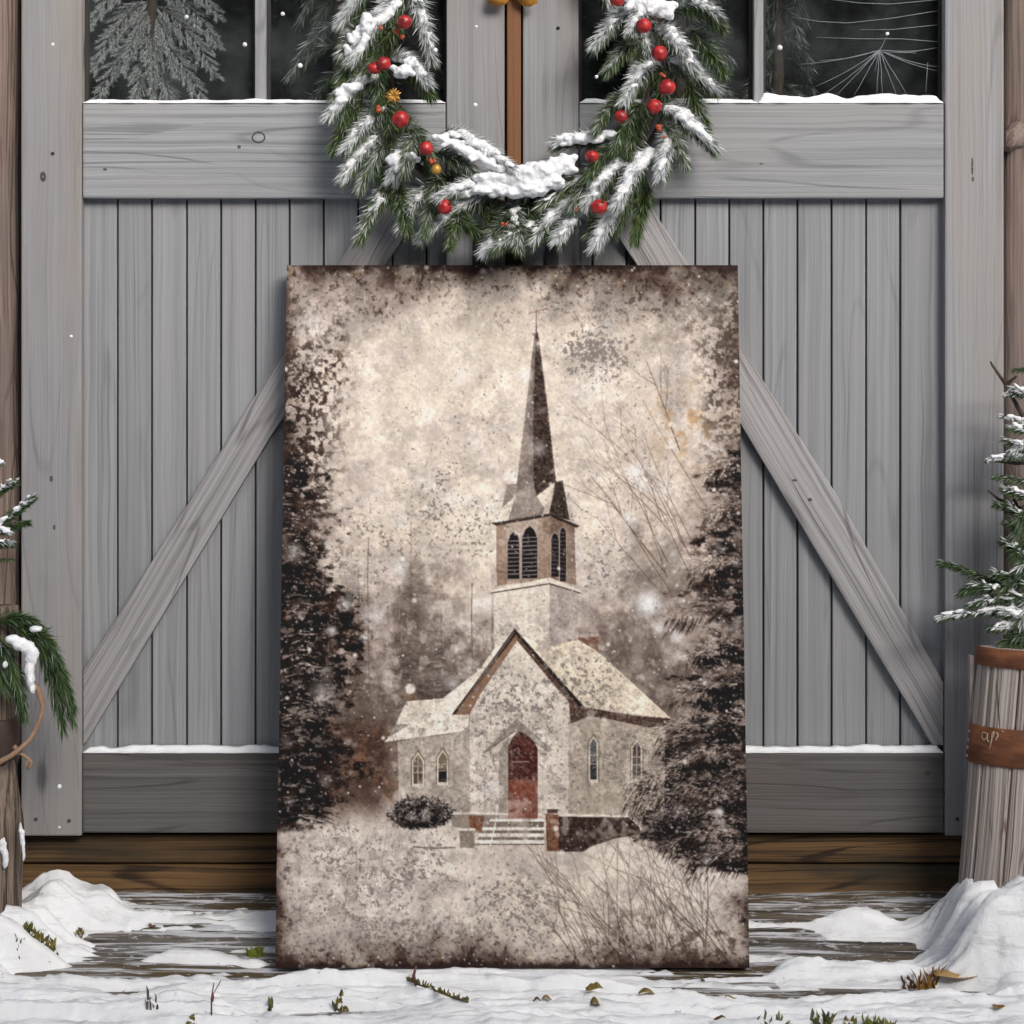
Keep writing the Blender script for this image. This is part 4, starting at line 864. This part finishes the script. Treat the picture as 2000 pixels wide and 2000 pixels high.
# ---------------------------------------------------------------- frosted fir set behind the left glass to stand in for a reflection
fir = tag(empty('reflection_fir', tuple(P(297, 200, .2))), 'frosted drooping fir in the left door window, standing in for a reflection', 'tree')
b = MB(); b.tube([P(297, -260, .2), P(297, 420, .2), P(297, 1700, .2)], [.006, .018, .03], 8); b.build('trunk', M['bark'], fir, True)
FG = [(.26, .28, .26), (.36, .37, .36), (.14, .16, .13), (.30, .31, .30)]
sd = 400
def lacy(parent, p0, p1, seed, sag):
    rr = random.Random(seed); b = MB(); ax = p1 - p0; L = ax.length
    pt = lambda t: p0.lerp(p1, t) + Vector((0, 0, sag * 4 * t * (1 - t)))
    b.tube([pt(i / 8) for i in range(9)], [.0026 - .0018 * i / 8 for i in range(9)], 5, (.12, .11, .10, 1))
    def needles(q0, q1, n, nl):
        T = (q1 - q0).normalized()
        for i in range(n):
            base = q0.lerp(q1, rr.random()); Nn = T.cross(Vector((rr.uniform(-1, 1), rr.uniform(-1, 1), rr.uniform(-1, 1)))).normalized(); A = math.radians(rr.uniform(15, 48)); D = T * math.cos(A) + Nn * math.sin(A); l = nl * rr.uniform(.6, 1.1); S = D.cross(Vector((0, 1, .2))).normalized() * .0007
            g = rr.uniform(.10, 1.0) ** 1.3 * .88; cc = (g * .97, g, g * .98, 1); b.add([base - S, base + S, base + D * l], [(0, 1, 2)], None, [cc] * 3)
    for k in range(26):
        t = .06 + .92 * (k + rr.random()) / 26; q = pt(t); T = (pt(min(1, t + .04)) - pt(max(0, t - .04))).normalized(); side = T.cross(Vector((0, 1, 0))).normalized() * (1 if k % 2 else -1)
        d = (T * .8 + side * rr.uniform(.35, .8) + Vector((0, rr.uniform(-.3, .3), -.35))).normalized() * L * (.26 * (1 - t) + .08) * rr.uniform(.7, 1.15)
        q1 = q + d; b.tube([q, q + d * .5 + Vector((0, 0, .002)), q1], [.0011, .0009, .0005], 4, (.22, .22, .21, 1)); needles(q, q1, 110, .010)
    needles(pt(0), pt(1), 420, .012)
    return b.build('frosted_branch', M['needle'], parent, col=True)
for i, (x0, y0, x1, y1) in enumerate([(300, -60, 172, 52), (300, -60, 432, 36), (305, -20, 430, 92), (295, 0, 176, 140), (300, 10, 424, 150), (298, 20, 240, 140), (300, 30, 345, 150), (296, 60, 182, 205), (300, 70, 405, 215), (298, 60, 300, 200), (298, 100, 250, 260), (300, 100, 345, 260)]):
    sd += 1; lacy(fir, P(x0, y0, .20), P(x1, y1, .13 + (i % 4) * .02), sd, .026)
# dim evergreens added deeper inside, standing in for greenery reflected in the other panes
DG = [(.045, .075, .035), (.07, .10, .05), (.03, .05, .03), (.10, .11, .08)]
for nm, cx0, lab in (('left', 660, 'dim green fir added to stand in for a reflection, wreath side of the left window'), ('right', 1330, 'dim green fir added to stand in for a reflection, inner pane of the right window'), ('far', 1520, 'dim green fir added to stand in for a reflection, by the mullion of the right window')):
    t_ = tag(empty('reflection_fir', tuple(P(cx0, 300, .42))), lab, 'tree', 'dim firs standing in for window reflections'); b = MB(); b.tube([P(cx0, -300, .42), P(cx0, 500, .42), P(cx0, 1500, .42)], [.006, .018, .03], 8); b.build('trunk', M['bark'], t_, True)
    for i in range(16):
        sd += 1; y0 = -150 + i * 24; sx = (1 if i % 2 else -1) * R.uniform(50, 120 if nm != 'far' else 70) * (.6 + i * .04); sprig(t_, P(cx0, y0, .42), P(cx0 + sx, y0 + R.uniform(40, 110), .36 + R.uniform(0, .08)), .045, 260, .25, 0, .02, 1.0, DG, 1.0, 'branch', sd, nw=.0016)

# ---------------------------------------------------------------- planter with a small conifer at the right edge
pcx, pcy, pz0, pz1 = 1.066, -.125, .15, .757
planter = tag(empty('barrel_planter', (pcx, pcy, .2)), 'weathered staved half barrel with two rust brown bands at the right edge', 'barrel')
def prad(z): return .2200 - .020 * (z - .2)
def pcen(z): return pcx - .012 + .066 * (z - .2)
def ppt(a, z, k=0): r = prad(z) + k; return Vector((pcen(z) + r * math.cos(a), pcy - (.105 + k) * math.sin(a), z))
nst = 8; b = MB()
for s_ in range(nst):
    a0 = math.pi * (1 - s_ / nst) - .010; a1 = math.pi * (1 - (s_ + 1) / nst) + .010; vs = []; g = []; fs = []; nz = 8; na = 4
    for iz in range(nz + 1):
        z = lerp(pz0, pz1, iz / nz)
        for (kk, aa) in [(-.022, a0), (-.003, a0), (0, lerp(a0, a1, .06))] + [(0, lerp(a0, a1, .06 + .88 * j / na)) for j in range(1, na)] + [(0, lerp(a0, a1, .94)), (-.003, a1), (-.022, a1)]:
            p = ppt(aa, z, kk); vs.append(p); g.append((z + s_ * 3.3, aa * .22 + s_ * 1.7, kk))
    w = 3 + na - 1 + 3
    for iz in range(nz):
        for j in range(w - 1): fs.append((iz * w + j, iz * w + j + 1, (iz + 1) * w + j + 1, (iz + 1) * w + j))
    fs.append(tuple(nz * w + j for j in range(w))); b.add(vs, fs, g)
b.box(pcx - .2, pcx + .2, pcy + .004, pcy + .02, pz0, pz1 - .02, 'z', 5, .002)
b.build('stave_wall', M['stave'], planter, grain=True)
def hoop(z0, z1):
    b = MB(); n = 40; vs = []
    for i in range(n + 1):
        a = math.pi * (1 + .012 - (1 + .024) * i / n)
        for (z, k) in ((z0, .0005), (z0 + .0015, .0042), (z1 - .0015, .0042), (z1, .0005)): vs.append(ppt(a, z, k))
    b.add(vs, [(i * 4 + j, i * 4 + j + 1, i * 4 + j + 5, i * 4 + j + 4) for i in range(n) for j in range(3)]); return b.build('hoop', M['rust'], planter, True)
zz = lambda py: CAMZ - (py - 700) / 1000 * .965
hoop(zz(1298), pz1 + .001); h2 = hoop(zz(1488), zz(1414))
b = MB()
for k, (ya, sx) in enumerate([(1430, 0), (1446, .002), (1462, -.001), (1478, .001)]): b.blob(ppt(math.pi * .985, zz(ya), .004), .003, .1, k, 2)
b.build('rivet', simple('pale_rivet', (.42, .36, .33), .5), h2, True)
def onb(px, py):    # a point on the hoop's face, seen at px, py
    y = -.16
    for _ in range(8):
        p = P(px, py, y); c_ = max(-1, min(1, (p.x - pcen(p.z)) / (prad(p.z) + .0046))); y = pcy - (.105 + .0050) * math.sqrt(max(0, 1 - c_ * c_))
    return P(px, py, y)
b = MB()
for st in [[(1926, 1432), (1919, 1430), (1917, 1440), (1922, 1446), (1927, 1440), (1928, 1432), (1928, 1446), (1932, 1449)], [(1938, 1430), (1937, 1445), (1932, 1463)], [(1941, 1428), (1940, 1440)], [(1946, 1430), (1949, 1437), (1945, 1444), (1944, 1446)], [(1956, 1428), (1959, 1429)]]:
    b.tube([onb(*q) for q in st], .0013, 5)
b.build('painted_mark', M['chalk'], h2, True)
b = MB()
b.add([ppt(math.pi * (1 - i / 24), pz1 - .012, -.01) for i in range(25)], [tuple(range(25))]); b.build('soil', simple('dark_soil', (.03, .022, .016), .9), planter)
con = tag(empty('conifer_shrub', (1.062, -.13, .74)), 'small snow dusted conifer growing in the half barrel', 'shrub')
b = MB(); b.tube([(1.062, -.13, .72), (1.055, -.12, 1.0), (1.06, -.11, 1.3)], [.012, .009, .005], 8, wob=.2)
for st in [[(2040, 880), (1990, 800), (1965, 752), (1940, 716), (1934, 706)], [(2050, 900), (1985, 905), (1945, 900), (1926, 896)], [(1965, 752), (1985, 735)], [(2040, 830), (1990, 815), (1962, 812)], [(2040, 1010), (1985, 990), (1950, 975), (1930, 958)], [(1985, 990), (1976, 960)]]:
    b.tube([P(x, y, -.12) for x, y in st], [.005 - .0032 * i / (len(st) - 1) for i in range(len(st))], 6, wob=.15)
b.build('trunk', M['bark'], con, True)
CG = [(.040, .075, .028), (.055, .095, .035), (.03, .055, .025), (.075, .105, .04)]
sd = 600
for (x0, y0, x1, y1, nl, fz, sn, n) in [(2030, 1180, 1842, 1098, .020, .12, .0, 420), (1960, 1150, 1880, 1155, .022, .1, 0, 260), (2030, 1190, 1835, 1207, .017, .25, .45, 420), (2000, 1170, 1900, 1180, .02, .2, .2, 260), (2050, 1230, 1960, 1195, .026, .3, .8, 300), (2040, 1250, 1965, 1255, .028, .1, 0, 320),
                                       (2050, 1100, 1955, 1150, .026, .2, 0, 320), (2050, 1080, 1970, 1020, .022, .15, 0, 300), (2060, 1050, 1950, 985, .02, .1, 0, 260), (2060, 960, 1945, 930, .017, .3, 0, 200), (2060, 900, 1930, 897, .012, .6, .5, 200), (2060, 860, 1955, 812, .010, .85, .35, 160),
                                       (2060, 790, 1962, 770, .010, .7, .3, 140), (2050, 740, 1985, 720, .014, .1, 0, 120), (2060, 1000, 1985, 1080, .03, .1, 0, 300), (2070, 940, 1990, 1010, .03, .15, 0, 300), (2060, 1120, 1990, 1215, .03, .15, .3, 300), (2060, 850, 1980, 880, .02, .5, .6, 200), (2070, 1180, 1950, 1120, .026, .15, .1, 340), (2070, 1150, 1965, 1060, .026, .2, .2, 320), (2080, 1090, 1975, 990, .024, .2, .2, 320), (2080, 1010, 1965, 955, .022, .2, .3, 300), (2080, 930, 1968, 860, .020, .3, .4, 260),
                                       (2080, 1240, 1940, 1225, .024, .15, .3, 340), (2080, 1260, 1985, 1240, .026, .1, 0, 300), (2080, 870, 1975, 835, .018, .4, .4, 240), (2080, 820, 1978, 760, .018, .4, .4, 220), (2080, 1060, 1990, 1110, .028, .1, .2, 320), (2080, 960, 1985, 1040, .028, .2, 0, 320), (2080, 1200, 1900, 1140, .022, .15, .15, 360)]:
    sd += 1; sprig(con, P(x0, y0, -.12), P(x1, y1, -.15), nl * 1.35, int(n * 2.2), fz * .6, sn, .006, .95, CG, 1.0, 'branch', sd, nw=.0010, sr=.8)

# ---------------------------------------------------------------- left edge: post, bough, twine, shrub
post = tag(empty('weathered_post', (-.972, -.12, .25)), 'split weathered wooden post with a dark strap at the left edge', 'post')
b = MB(); n = 40; b2 = []
zs = [.235 + (.83 - .235) * i / n for i in range(n + 1)]
b.tube([(-.975 + .007 * mnoise.noise(Vector((0, 0, z * 6))), -.12, z) for z in zs], [np.interp(z, [.2, .42, .50, .56, .7, .85], [.049, .046, .040, .034, .034, .034]) for z in zs], 36, wob=.26, seed=8)
b.build('trunk', M['oldpost'], post, True, True)
b = MB(); b.tube([(-.975, -.12, z) for z in (.535, .54, .60, .615, .62)], [.039, .0415, .0425, .0415, .039], 26, wob=.05); b.build('strap', M['band'], post, True)
b = MB()
for (x, y, rx, rz) in [(6, 1652, 7, 16), (10, 1675, 6, 20), (44, 1640, 4, 18), (46, 1660, 3, 20), (40, 1618, 3, 12)]: b.blob(P(x, y, -.170), (rx * .001, .004, rz * .001), .6, x, 3)
soften(b.build('snow_patch', M['clump'], post, True), .002, 2, .004)
bough = tag(empty('pine_bough', tuple(P(10, 1230, -.17))), 'long needled green pine bough with a snow lump draped over the weathered post', 'pine bough')
sd = 700; LG = [(.035, .075, .022), (.055, .105, .028), (.028, .055, .02), (.075, .125, .032), (.06, .09, .03)]
for (x0, y0, x1, y1, nl, n, fz) in [(-20, 1225, 70, 1215, .042, 260, .05), (0, 1215, 95, 1250, .045, 340, .05), (20, 1225, 120, 1310, .05, 420, .05), (70, 1240, 138, 1370, .05, 420, .05), (95, 1290, 122, 1420, .045, 360, .06), (110, 1310, 140, 1400, .045, 260, .05), (75, 1260, 108, 1365, .045, 320, .15),
                                   (-10, 1240, 40, 1350, .045, 320, .12), (0, 1290, 45, 1395, .040, 280, .18), (30, 1300, 50, 1400, .036, 180, .1), (-30, 1250, 10, 1340, .045, 300, .1), (60, 1245, 110, 1280, .045, 300, .05)]:
    sd += 1; sprig(bough, P(x0, y0, -.165), P(x1, y1, -.195 + R.uniform(-.02, .02)), nl, n, fz, 0, .016, .8, LG, 1.0, 'pine_sprig', sd, nw=.0009)
b = MB()
for k, (x, y, rx, rz) in enumerate([(25, 1248, 14, 9), (40, 1258, 17, 13), (55, 1265, 15, 13), (62, 1285, 13, 13), (65, 1275, 12, 10), (58, 1308, 10, 14), (60, 1328, 8, 14), (64, 1346, 6, 10), (70, 1228, 13, 7), (10, 1298, 5, 8)]): b.blob(P(x, y, -.215), (rx * .00096, .011, rz * .00096), .32, k, 3, None, 1.8)
soften(b.build('snow_clump', M['clump'], bough, True), .003, 5, .004)
b = MB()
pts = [(68, 1335), (76, 1352), (84, 1378), (80, 1398), (70, 1425), (58, 1445), (40, 1462), (22, 1476), (6, 1484), (-10, 1496)]
b.tube([P(x, y, -.19) for x, y in pts], [.0035, .007, .0055, .0042, .0045, .0045, .005, .0052, .0052, .005], 8, wob=.25, seed=3); b.tube([P(x, y, -.178) for x, y in [(30, 1468), (45, 1474), (58, 1484), (62, 1490), (54, 1502)]], [.004, .0035, .003, .0035, .003], 6, wob=.3); b.tube([P(x, y, -.185) for x, y in [(56, 1484), (50, 1494), (52, 1500)]], .0025, 5, wob=.3)
b.tube([P(x, y, -.18) for x, y in [(28, 1456), (34, 1466), (38, 1474)]], .0042, 6, wob=.2)
tag(b.build('twine', M['rope'], None, True), 'loop of frayed tan twine hanging below the pine bough', 'twine')
shr = tag(empty('spruce_shrub', tuple(P(-60, 1700, -.05))), 'snow flecked spruce twigs reaching in at the left edge above the pine bough', 'shrub')
b = MB(); b.tube([P(-60, 1760, -.06), P(-62, 1300, -.08), P(-58, 900, -.09)], [.012, .010, .005], 8, wob=.2); b.build('trunk', M['bark'], shr, True)
for (x0, y0, x1, y1, nl, fz, sn, n) in [(-60, 1085, 60, 975, .026, .10, .2, 1400), (-60, 1010, 26, 942, .024, .12, .15, 1000), (-60, 1060, 50, 1020, .024, .1, .0, 900), (-60, 1080, 20, 1060, .024, .1, .2, 700), (-50, 1110, 22, 1092, .014, .1, 0, 160), (-50, 1050, 20, 1040, .014, .25, .5, 220), (-55, 930, 6, 906, .008, .3, .9, 120)]:
    sd += 1; sprig(shr, P(x0, y0, -.10), P(x1, y1, -.13), nl, n, fz, sn, .006, .9, CG, 1.25, 'branch', sd, nw=.0012, sr=.9)

# ---------------------------------------------------------------- small plants poking out of the snow
YG = [(.20, .16, .03), (.13, .12, .03), (.26, .19, .05), (.09, .10, .03)]
def tuft(name, label, cat, px, py, w, h, n, greens, lean=.3, group=None, wd=.0016):
    p = gpt(px, py); b = MB(); p = p - Vector((0, 0, .004))
    for i in range(n):
        x = R.uniform(-.5, .5) * w * .001 * .93; base = p + Vector((x, R.uniform(-.008, .008), 0)); base.z = surf(base.x, base.y) - .003
        d = Vector((R.uniform(-lean, lean), R.uniform(-lean, lean), 1)).normalized(); l = h * .001 * .95 * R.uniform(.5, 1.1); S = Vector((1, R.uniform(-.5, .5), 0)).normalized() * wd * R.uniform(.7, 1.3)
        g = R.choice(greens); s = R.uniform(.6, 1.2); c_ = tuple(v * s for v in g) + (1,)
        b.add([base - S, base + S, base + d * l * .6 + S * 1.2, base + d * l * .6 - S * 1.2, base + d * l + Vector((R.uniform(-.004, .004), 0, 0))], [(0, 1, 2, 3), (3, 2, 4)], None, [c_] * 5)
    return tag(b.build(name, M['leaf'], None, col=True), label, cat, group)
GR = 'small plants in the snow'
tuft('moss_tuft', 'widest olive moss tuft on the left snow drift', 'moss', 78, 1832, 66, 22, 90, YG, .6, GR, .0022)
tuft('moss_tuft', 'tiny green moss tuft to the right of the widest one', 'moss', 156, 1826, 14, 16, 22, YG, .5, GR, .0018)
tuft('grass_tuft', 'yellow green tuft just left of the lower canvas corner', 'grass', 500, 1866, 26, 22, 60, [(.22, .24, .03), (.15, .17, .03)], .6, GR, .0024)
tuft('grass_tuft', 'short dry blades in the front snow, second sprout from the left', 'grass', 298, 1966, 20, 26, 9, [(.10, .09, .07), (.06, .05, .04)], .2, GR)
tuft('grass_tuft', 'fan of olive blades in front of the left part of the canvas', 'grass', 668, 1966, 28, 24, 16, YG, .6, GR, .0022)
tuft('grass_tuft', 'single pale green blade in the front snow', 'grass', 527, 1968, 6, 26, 4, [(.17, .16, .07), (.09, .09, .04)], .15, GR, .0024)
tuft('grass_tuft', 'thin grey blades by the snow edge at the far left', 'grass', 38, 1862, 16, 12, 8, [(.10, .09, .07)], .3, GR, .001)
tuft('grass_tuft', 'small pale sprout under the right corner of the canvas', 'grass', 1372, 1914, 8, 18, 5, [(.20, .18, .10), (.1, .09, .05)], .25, GR, .0026)
tuft('grass_tuft', 'rust brown grass by the dry leaf at the right', 'grass', 1812, 1925, 34, 34, 50, [(.22, .10, .02), (.30, .17, .05)], .7, GR, .0016)
tuft('grass_tuft', 'low rusty grass left of the dry leaf', 'grass', 1776, 1930, 22, 16, 26, [(.13, .06, .02)], .6, GR, .0018)
tuft('grass_tuft', 'sparse green blades at the bottom edge, nearest the canvas', 'grass', 1505, 1998, 52, 20, 12, [(.10, .12, .04), (.20, .20, .10)], .6, GR, .002)
tuft('grass_tuft', 'yellow bladed tuft at the bottom edge, middle of three', 'grass', 1606, 2002, 40, 26, 34, [(.24, .19, .04), (.15, .15, .04), (.1, .11, .05)], .6, GR, .0022)
tuft('grass_tuft', 'small yellow tuft between the two larger bottom edge tufts', 'grass', 1658, 2002, 22, 18, 18, [(.26, .20, .05), (.15, .15, .04)], .5, GR, .0022)
tuft('grass_tuft', 'green bladed tuft at the bottom edge, farthest right', 'grass', 1715, 2002, 54, 26, 44, [(.13, .16, .03), (.22, .20, .04), (.08, .10, .03)], .7, GR, .0022)
tuft('grass_tuft', 'small olive tuft at the bottom edge left of centre', 'grass', 375, 1998, 24, 10, 18, YG, .6, GR, .002)
b = MB(); q0 = gpt(413, 1990); q1 = q0 + Vector((.004, 0, .055)); b.tube([q0, q0.lerp(q1, .5) + Vector((-.002, 0, 0)), q1], [.0014, .0014, .0009], 6, (.10, .055, .045, 1)); b.tube([q0.lerp(q1, .62), q1 + Vector((.012, 0, .004))], .0009, 5, (.12, .06, .05, 1)); b.blob(q0.lerp(q1, .55), (.0026, .002, .008), .3, 1, 2, (.16, .06, .05, 1))
tag(b.build('dead_shoot', M['leaf'], None, True, col=True), 'thin reddish dry stem with a fork standing in the front snow', 'plant', GR)
def creeper(label, pts, n, h, greens):
    b = MB(); p = [gpt(x, y) + Vector((0, 0, .004)) for x, y in pts]; b.tube(p, .0017, 6, (.12, .07, .05, 1))
    for i in range(n):
        t = R.random() * (len(p) - 1); k = int(t); base = p[k].lerp(p[k + 1], t - k); d = Vector((R.uniform(-.6, .4), R.uniform(-.8, .3), R.uniform(.2, 1))).normalized(); l = h * R.uniform(.6, 1.1); S = d.cross(Vector((0, 1, .3))).normalized() * .0017
        s = R.uniform(.6, 1.25); c_ = tuple(v * s for v in R.choice(greens)) + (1,)
        b.add([base - S * .6, base + S * .6, base + d * l * .6 + S, base + d * l * .6 - S, base + d * l], [(0, 1, 2, 3), (3, 2, 4)], None, [c_] * 5)
    return tag(b.build('creeping_sprig', M['leaf'], None, col=True), label, 'sprig', GR)
creeper('long yellow green sprig lying in the snow before the canvas', [(798, 1918), (815, 1930), (850, 1940), (885, 1955), (915, 1962)], 110, .012, [(.20, .17, .03), (.13, .13, .03), (.10, .07, .03)])
b = MB(); q = gpt(812, 1926); b.tube([q, q + Vector((-.004, 0, .018)), q + Vector((.001, 0, .036))], [.0026, .0032, .0016], 7, (.13, .055, .045, 1), wob=.3); tag(b.build('dead_shoot', M['leaf'], None, True, col=True), 'short stout red brown bud shoot at the root of the long sprig', 'plant', GR)
def leaf(label, px, py, w, h, col, name='dry_leaf', lift=.004):
    p = gpt(px, py) + Vector((0, 0, lift)); b = MB(); n = 8; vs = []; c_ = []
    for i in range(n + 1):
        t = i / n; hw = math.sin(math.pi * min(1, .08 + t * .9)) ** .8 * h * .0005 * (1 + .3 * mnoise.noise(Vector((t * 5, px, 0)))); x = (t - .5) * w * .001; cu = .006 * math.sin(t * 5 + px)
        vs += [p + Vector((x, -hw, cu * .4 + hw * .25)), p + Vector((x + .001, 0, cu * .4)), p + Vector((x, hw * .9, cu * .4 + hw * .6))]; s = .75 + .5 * R.random(); c_ += [tuple(v * s for v in col) + (1,)] * 3
    b.add(vs, [(i * 3 + j, i * 3 + j + 1, i * 3 + j + 4, i * 3 + j + 3) for i in range(n) for j in range(2)], None, c_)
    o = tag(b.build(name, M['leaf'], None, True, col=True), label, 'leaf', 'fallen leaves on the snow'); o.modifiers.new('thick', 'SOLIDIFY').thickness = .001; return o
leaf('large tan leaf beside the rusty grass at the right', 1868, 1922, 80, 34, (.40, .26, .11), lift=.006)
leaf('curled olive leaf cluster right of the long sprig', 1160, 1940, 30, 26, (.20, .15, .035))
leaf('small brown leaf hanging just below the olive leaf cluster', 1162, 1968, 16, 22, (.17, .12, .04))
leaf('small yellow leaf alone on the snow, right of the olive cluster', 1262, 1948, 28, 16, (.24, .18, .06))
leaf('tiny golden leaf scrap left of the olive cluster', 1068, 1956, 16, 10, (.26, .17, .04))
leaf('tiny brown scrap beside the golden leaf scrap', 1048, 1959, 12, 9, (.12, .075, .05))
leaf('flat yellow leaf scrap in front of the right canvas corner', 1427, 1955, 20, 7, (.30, .22, .08))
leaf('brown leaf cut by the bottom edge left of the grass blades', 1405, 1997, 20, 10, (.14, .09, .04))
leaf('orange brown leaf near the lower right corner', 1950, 1972, 22, 14, (.26, .15, .05))
leaf('small rusty leaf on the snow below the left bottom rail', 297, 1812, 14, 10, (.20, .085, .05))

# ---------------------------------------------------------------- falling snowflakes
for k, (x, y, r, d, lb) in enumerate([(103, 87, 4, -.4, 'before the upper part of the left stile'), (139, 657, 4, -.4, 'before the middle of the left stile'), (116, 1536, 5, -.3, 'before the foot of the left stile'), (364, 33, 4.5, -.4, 'before the frosted fir'),
        (478, 87, 5, -.4, 'before the dark glass beside the left mullion'), (552, 27, 4.5, -.5, 'before the second pane, the higher one there'), (586, 128, 5.5, -.5, 'before the second pane, the lower one there'), (850, 98, 5, -.4, 'between the wreath and the left inner stile'),
        (930, 52, 3.6, -.4, 'on the left inner stile, upper of two'), (928, 205, 5, -.5, 'on the left inner stile, lower of two'), (1523, 93, 6, -.5, 'before the ice streaked pane'), (1165, 150, 4, -.3, 'inside the right side of the wreath'), (116, 1616, 3, -.3, 'just above the left stile end'), (1733, 66, 4, -.4, 'near the ice star')]):
    b = MB(); b.blob(P(x, y, d), r * .001 * (d - CAMY) / 4 * .9, .22, k, 2)
    tag(b.build('snowflake', M['clump'], None, True), 'white falling snowflake ' + lb, 'snowflake', 'falling snowflakes')

# ---------------------------------------------------------------- hedge added out of view: mirrored in the glass, keeps the low sun off the foot of the doors
HY, HZ = -6.2, 4.17
shade_hedge = tag(empty('shade_hedge', (0, HY - .7, 0)), 'tall evergreen screen added out of view to shade the lower doors, mirrored dimly in the window panes', 'shade_hedge')
nx, nz = 150, 46; b = MB(); vs = []
for iz in range(nz + 1):
    for ix in range(nx + 1):
        x = -11 + 22 * ix / nx; z = .05 + (HZ - .1) * iz / nz; k = mnoise.noise(Vector((x * 1.1, z * 1.1, 3))) * .22 + mnoise.noise(Vector((x * 3, z * 3, 8))) * .10
        vs.append((x, HY - .16 + k - .25 * (iz / nz) ** 4, z + (.22 * mnoise.noise(Vector((x * .9, 0, 5))) if iz == nz else 0)))
fs = [(r * (nx + 1) + c_, r * (nx + 1) + c_ + 1, (r + 1) * (nx + 1) + c_ + 1, (r + 1) * (nx + 1) + c_) for r in range(nz) for c_ in range(nx)]
o0 = len(vs); vs += [(x, y - 1.3, z) for x, y, z in vs]; fs += [tuple(i + o0 for i in f[::-1]) for f in fs]
fs += [(nz * (nx + 1) + c_, nz * (nx + 1) + c_ + 1, o0 + nz * (nx + 1) + c_ + 1, o0 + nz * (nx + 1) + c_) for c_ in range(nx)]
b.add(vs, fs, None, [(.020, .030, .014, 1)] * len(vs)); b.build('stem_mass', M['leaf'], shade_hedge, True, col=True)
b = MB(); hr = random.Random(3)
for i in range(26000):
    v = Vector(vs[hr.randrange(o0)]) + Vector((hr.uniform(-.1, .1), hr.uniform(-.02, .14), hr.uniform(-.08, .08))); d = Vector((hr.uniform(-1, 1), hr.uniform(.1, 1), hr.uniform(-.7, 1))).normalized() * hr.uniform(.08, .17); sd2 = d.cross(Vector((hr.uniform(-1, 1), .3, 1))).normalized() * .028
    g = hr.choice(GREENS); s_ = hr.uniform(.6, 1.3); c_ = (g[0] * s_, g[1] * s_, g[2] * s_, 1) if hr.random() > .10 else (.55, .57, .6, 1)
    b.add([v - sd2, v + sd2, v + d], [(0, 1, 2)], None, [c_] * 3)
b.build('foliage', M['leaf'], shade_hedge, col=True)

# ---------------------------------------------------------------- light, sky, camera
ELEV, AZ = math.radians(30), math.radians(152)          # AZ: compass bearing of the sun, +Y = 0, clockwise
w = bpy.data.worlds.new('World'); scene.world = w; w.use_nodes = True; nt = w.node_tree; nt.nodes.clear()
sky = nt.nodes.new('ShaderNodeTexSky'); sky.sky_type = 'NISHITA'; sky.sun_disc = False; sky.sun_elevation = ELEV; sky.sun_rotation = AZ; sky.air_density = 1.0; sky.dust_density = 4.0; sky.ozone_density = 1.0
hs = nt.nodes.new('ShaderNodeHueSaturation'); hs.inputs['Saturation'].default_value = .62; bg = nt.nodes.new('ShaderNodeBackground'); bg.inputs[1].default_value = .14; ow = nt.nodes.new('ShaderNodeOutputWorld')
lk(nt, sky.outputs[0], hs.inputs['Color']); lk(nt, hs.outputs[0], bg.inputs[0]); lk(nt, bg.outputs[0], ow.inputs[0])
sl = bpy.data.lights.new('sun', 'SUN'); sl.energy = 2.0; sl.angle = math.radians(24); sl.color = (1, .975, .945)
so = bpy.data.objects.new('sun', sl); COL.objects.link(so)
sd_ = Vector((math.sin(AZ) * math.cos(ELEV), math.cos(AZ) * math.cos(ELEV), math.sin(ELEV)))
so.rotation_euler = sd_.to_track_quat('Z', 'Y').to_euler(); so.location = sd_ * 8
cam = bpy.data.cameras.new('camera'); co_ = bpy.data.objects.new('camera', cam); COL.objects.link(co_); co_.location = (0, CAMY, CAMZ); co_.rotation_euler = (math.radians(90), 0, 0)
cam.sensor_width = 36; cam.lens = 72; cam.shift_y = -.15; cam.clip_start = .05; cam.clip_end = 300; scene.camera = co_
scene.view_settings.view_transform = 'Standard'; scene.view_settings.look = 'None'; scene.view_settings.exposure = EXPOSURE; scene.view_settings.gamma = 1
scene.render.resolution_x = scene.render.resolution_y = 1024
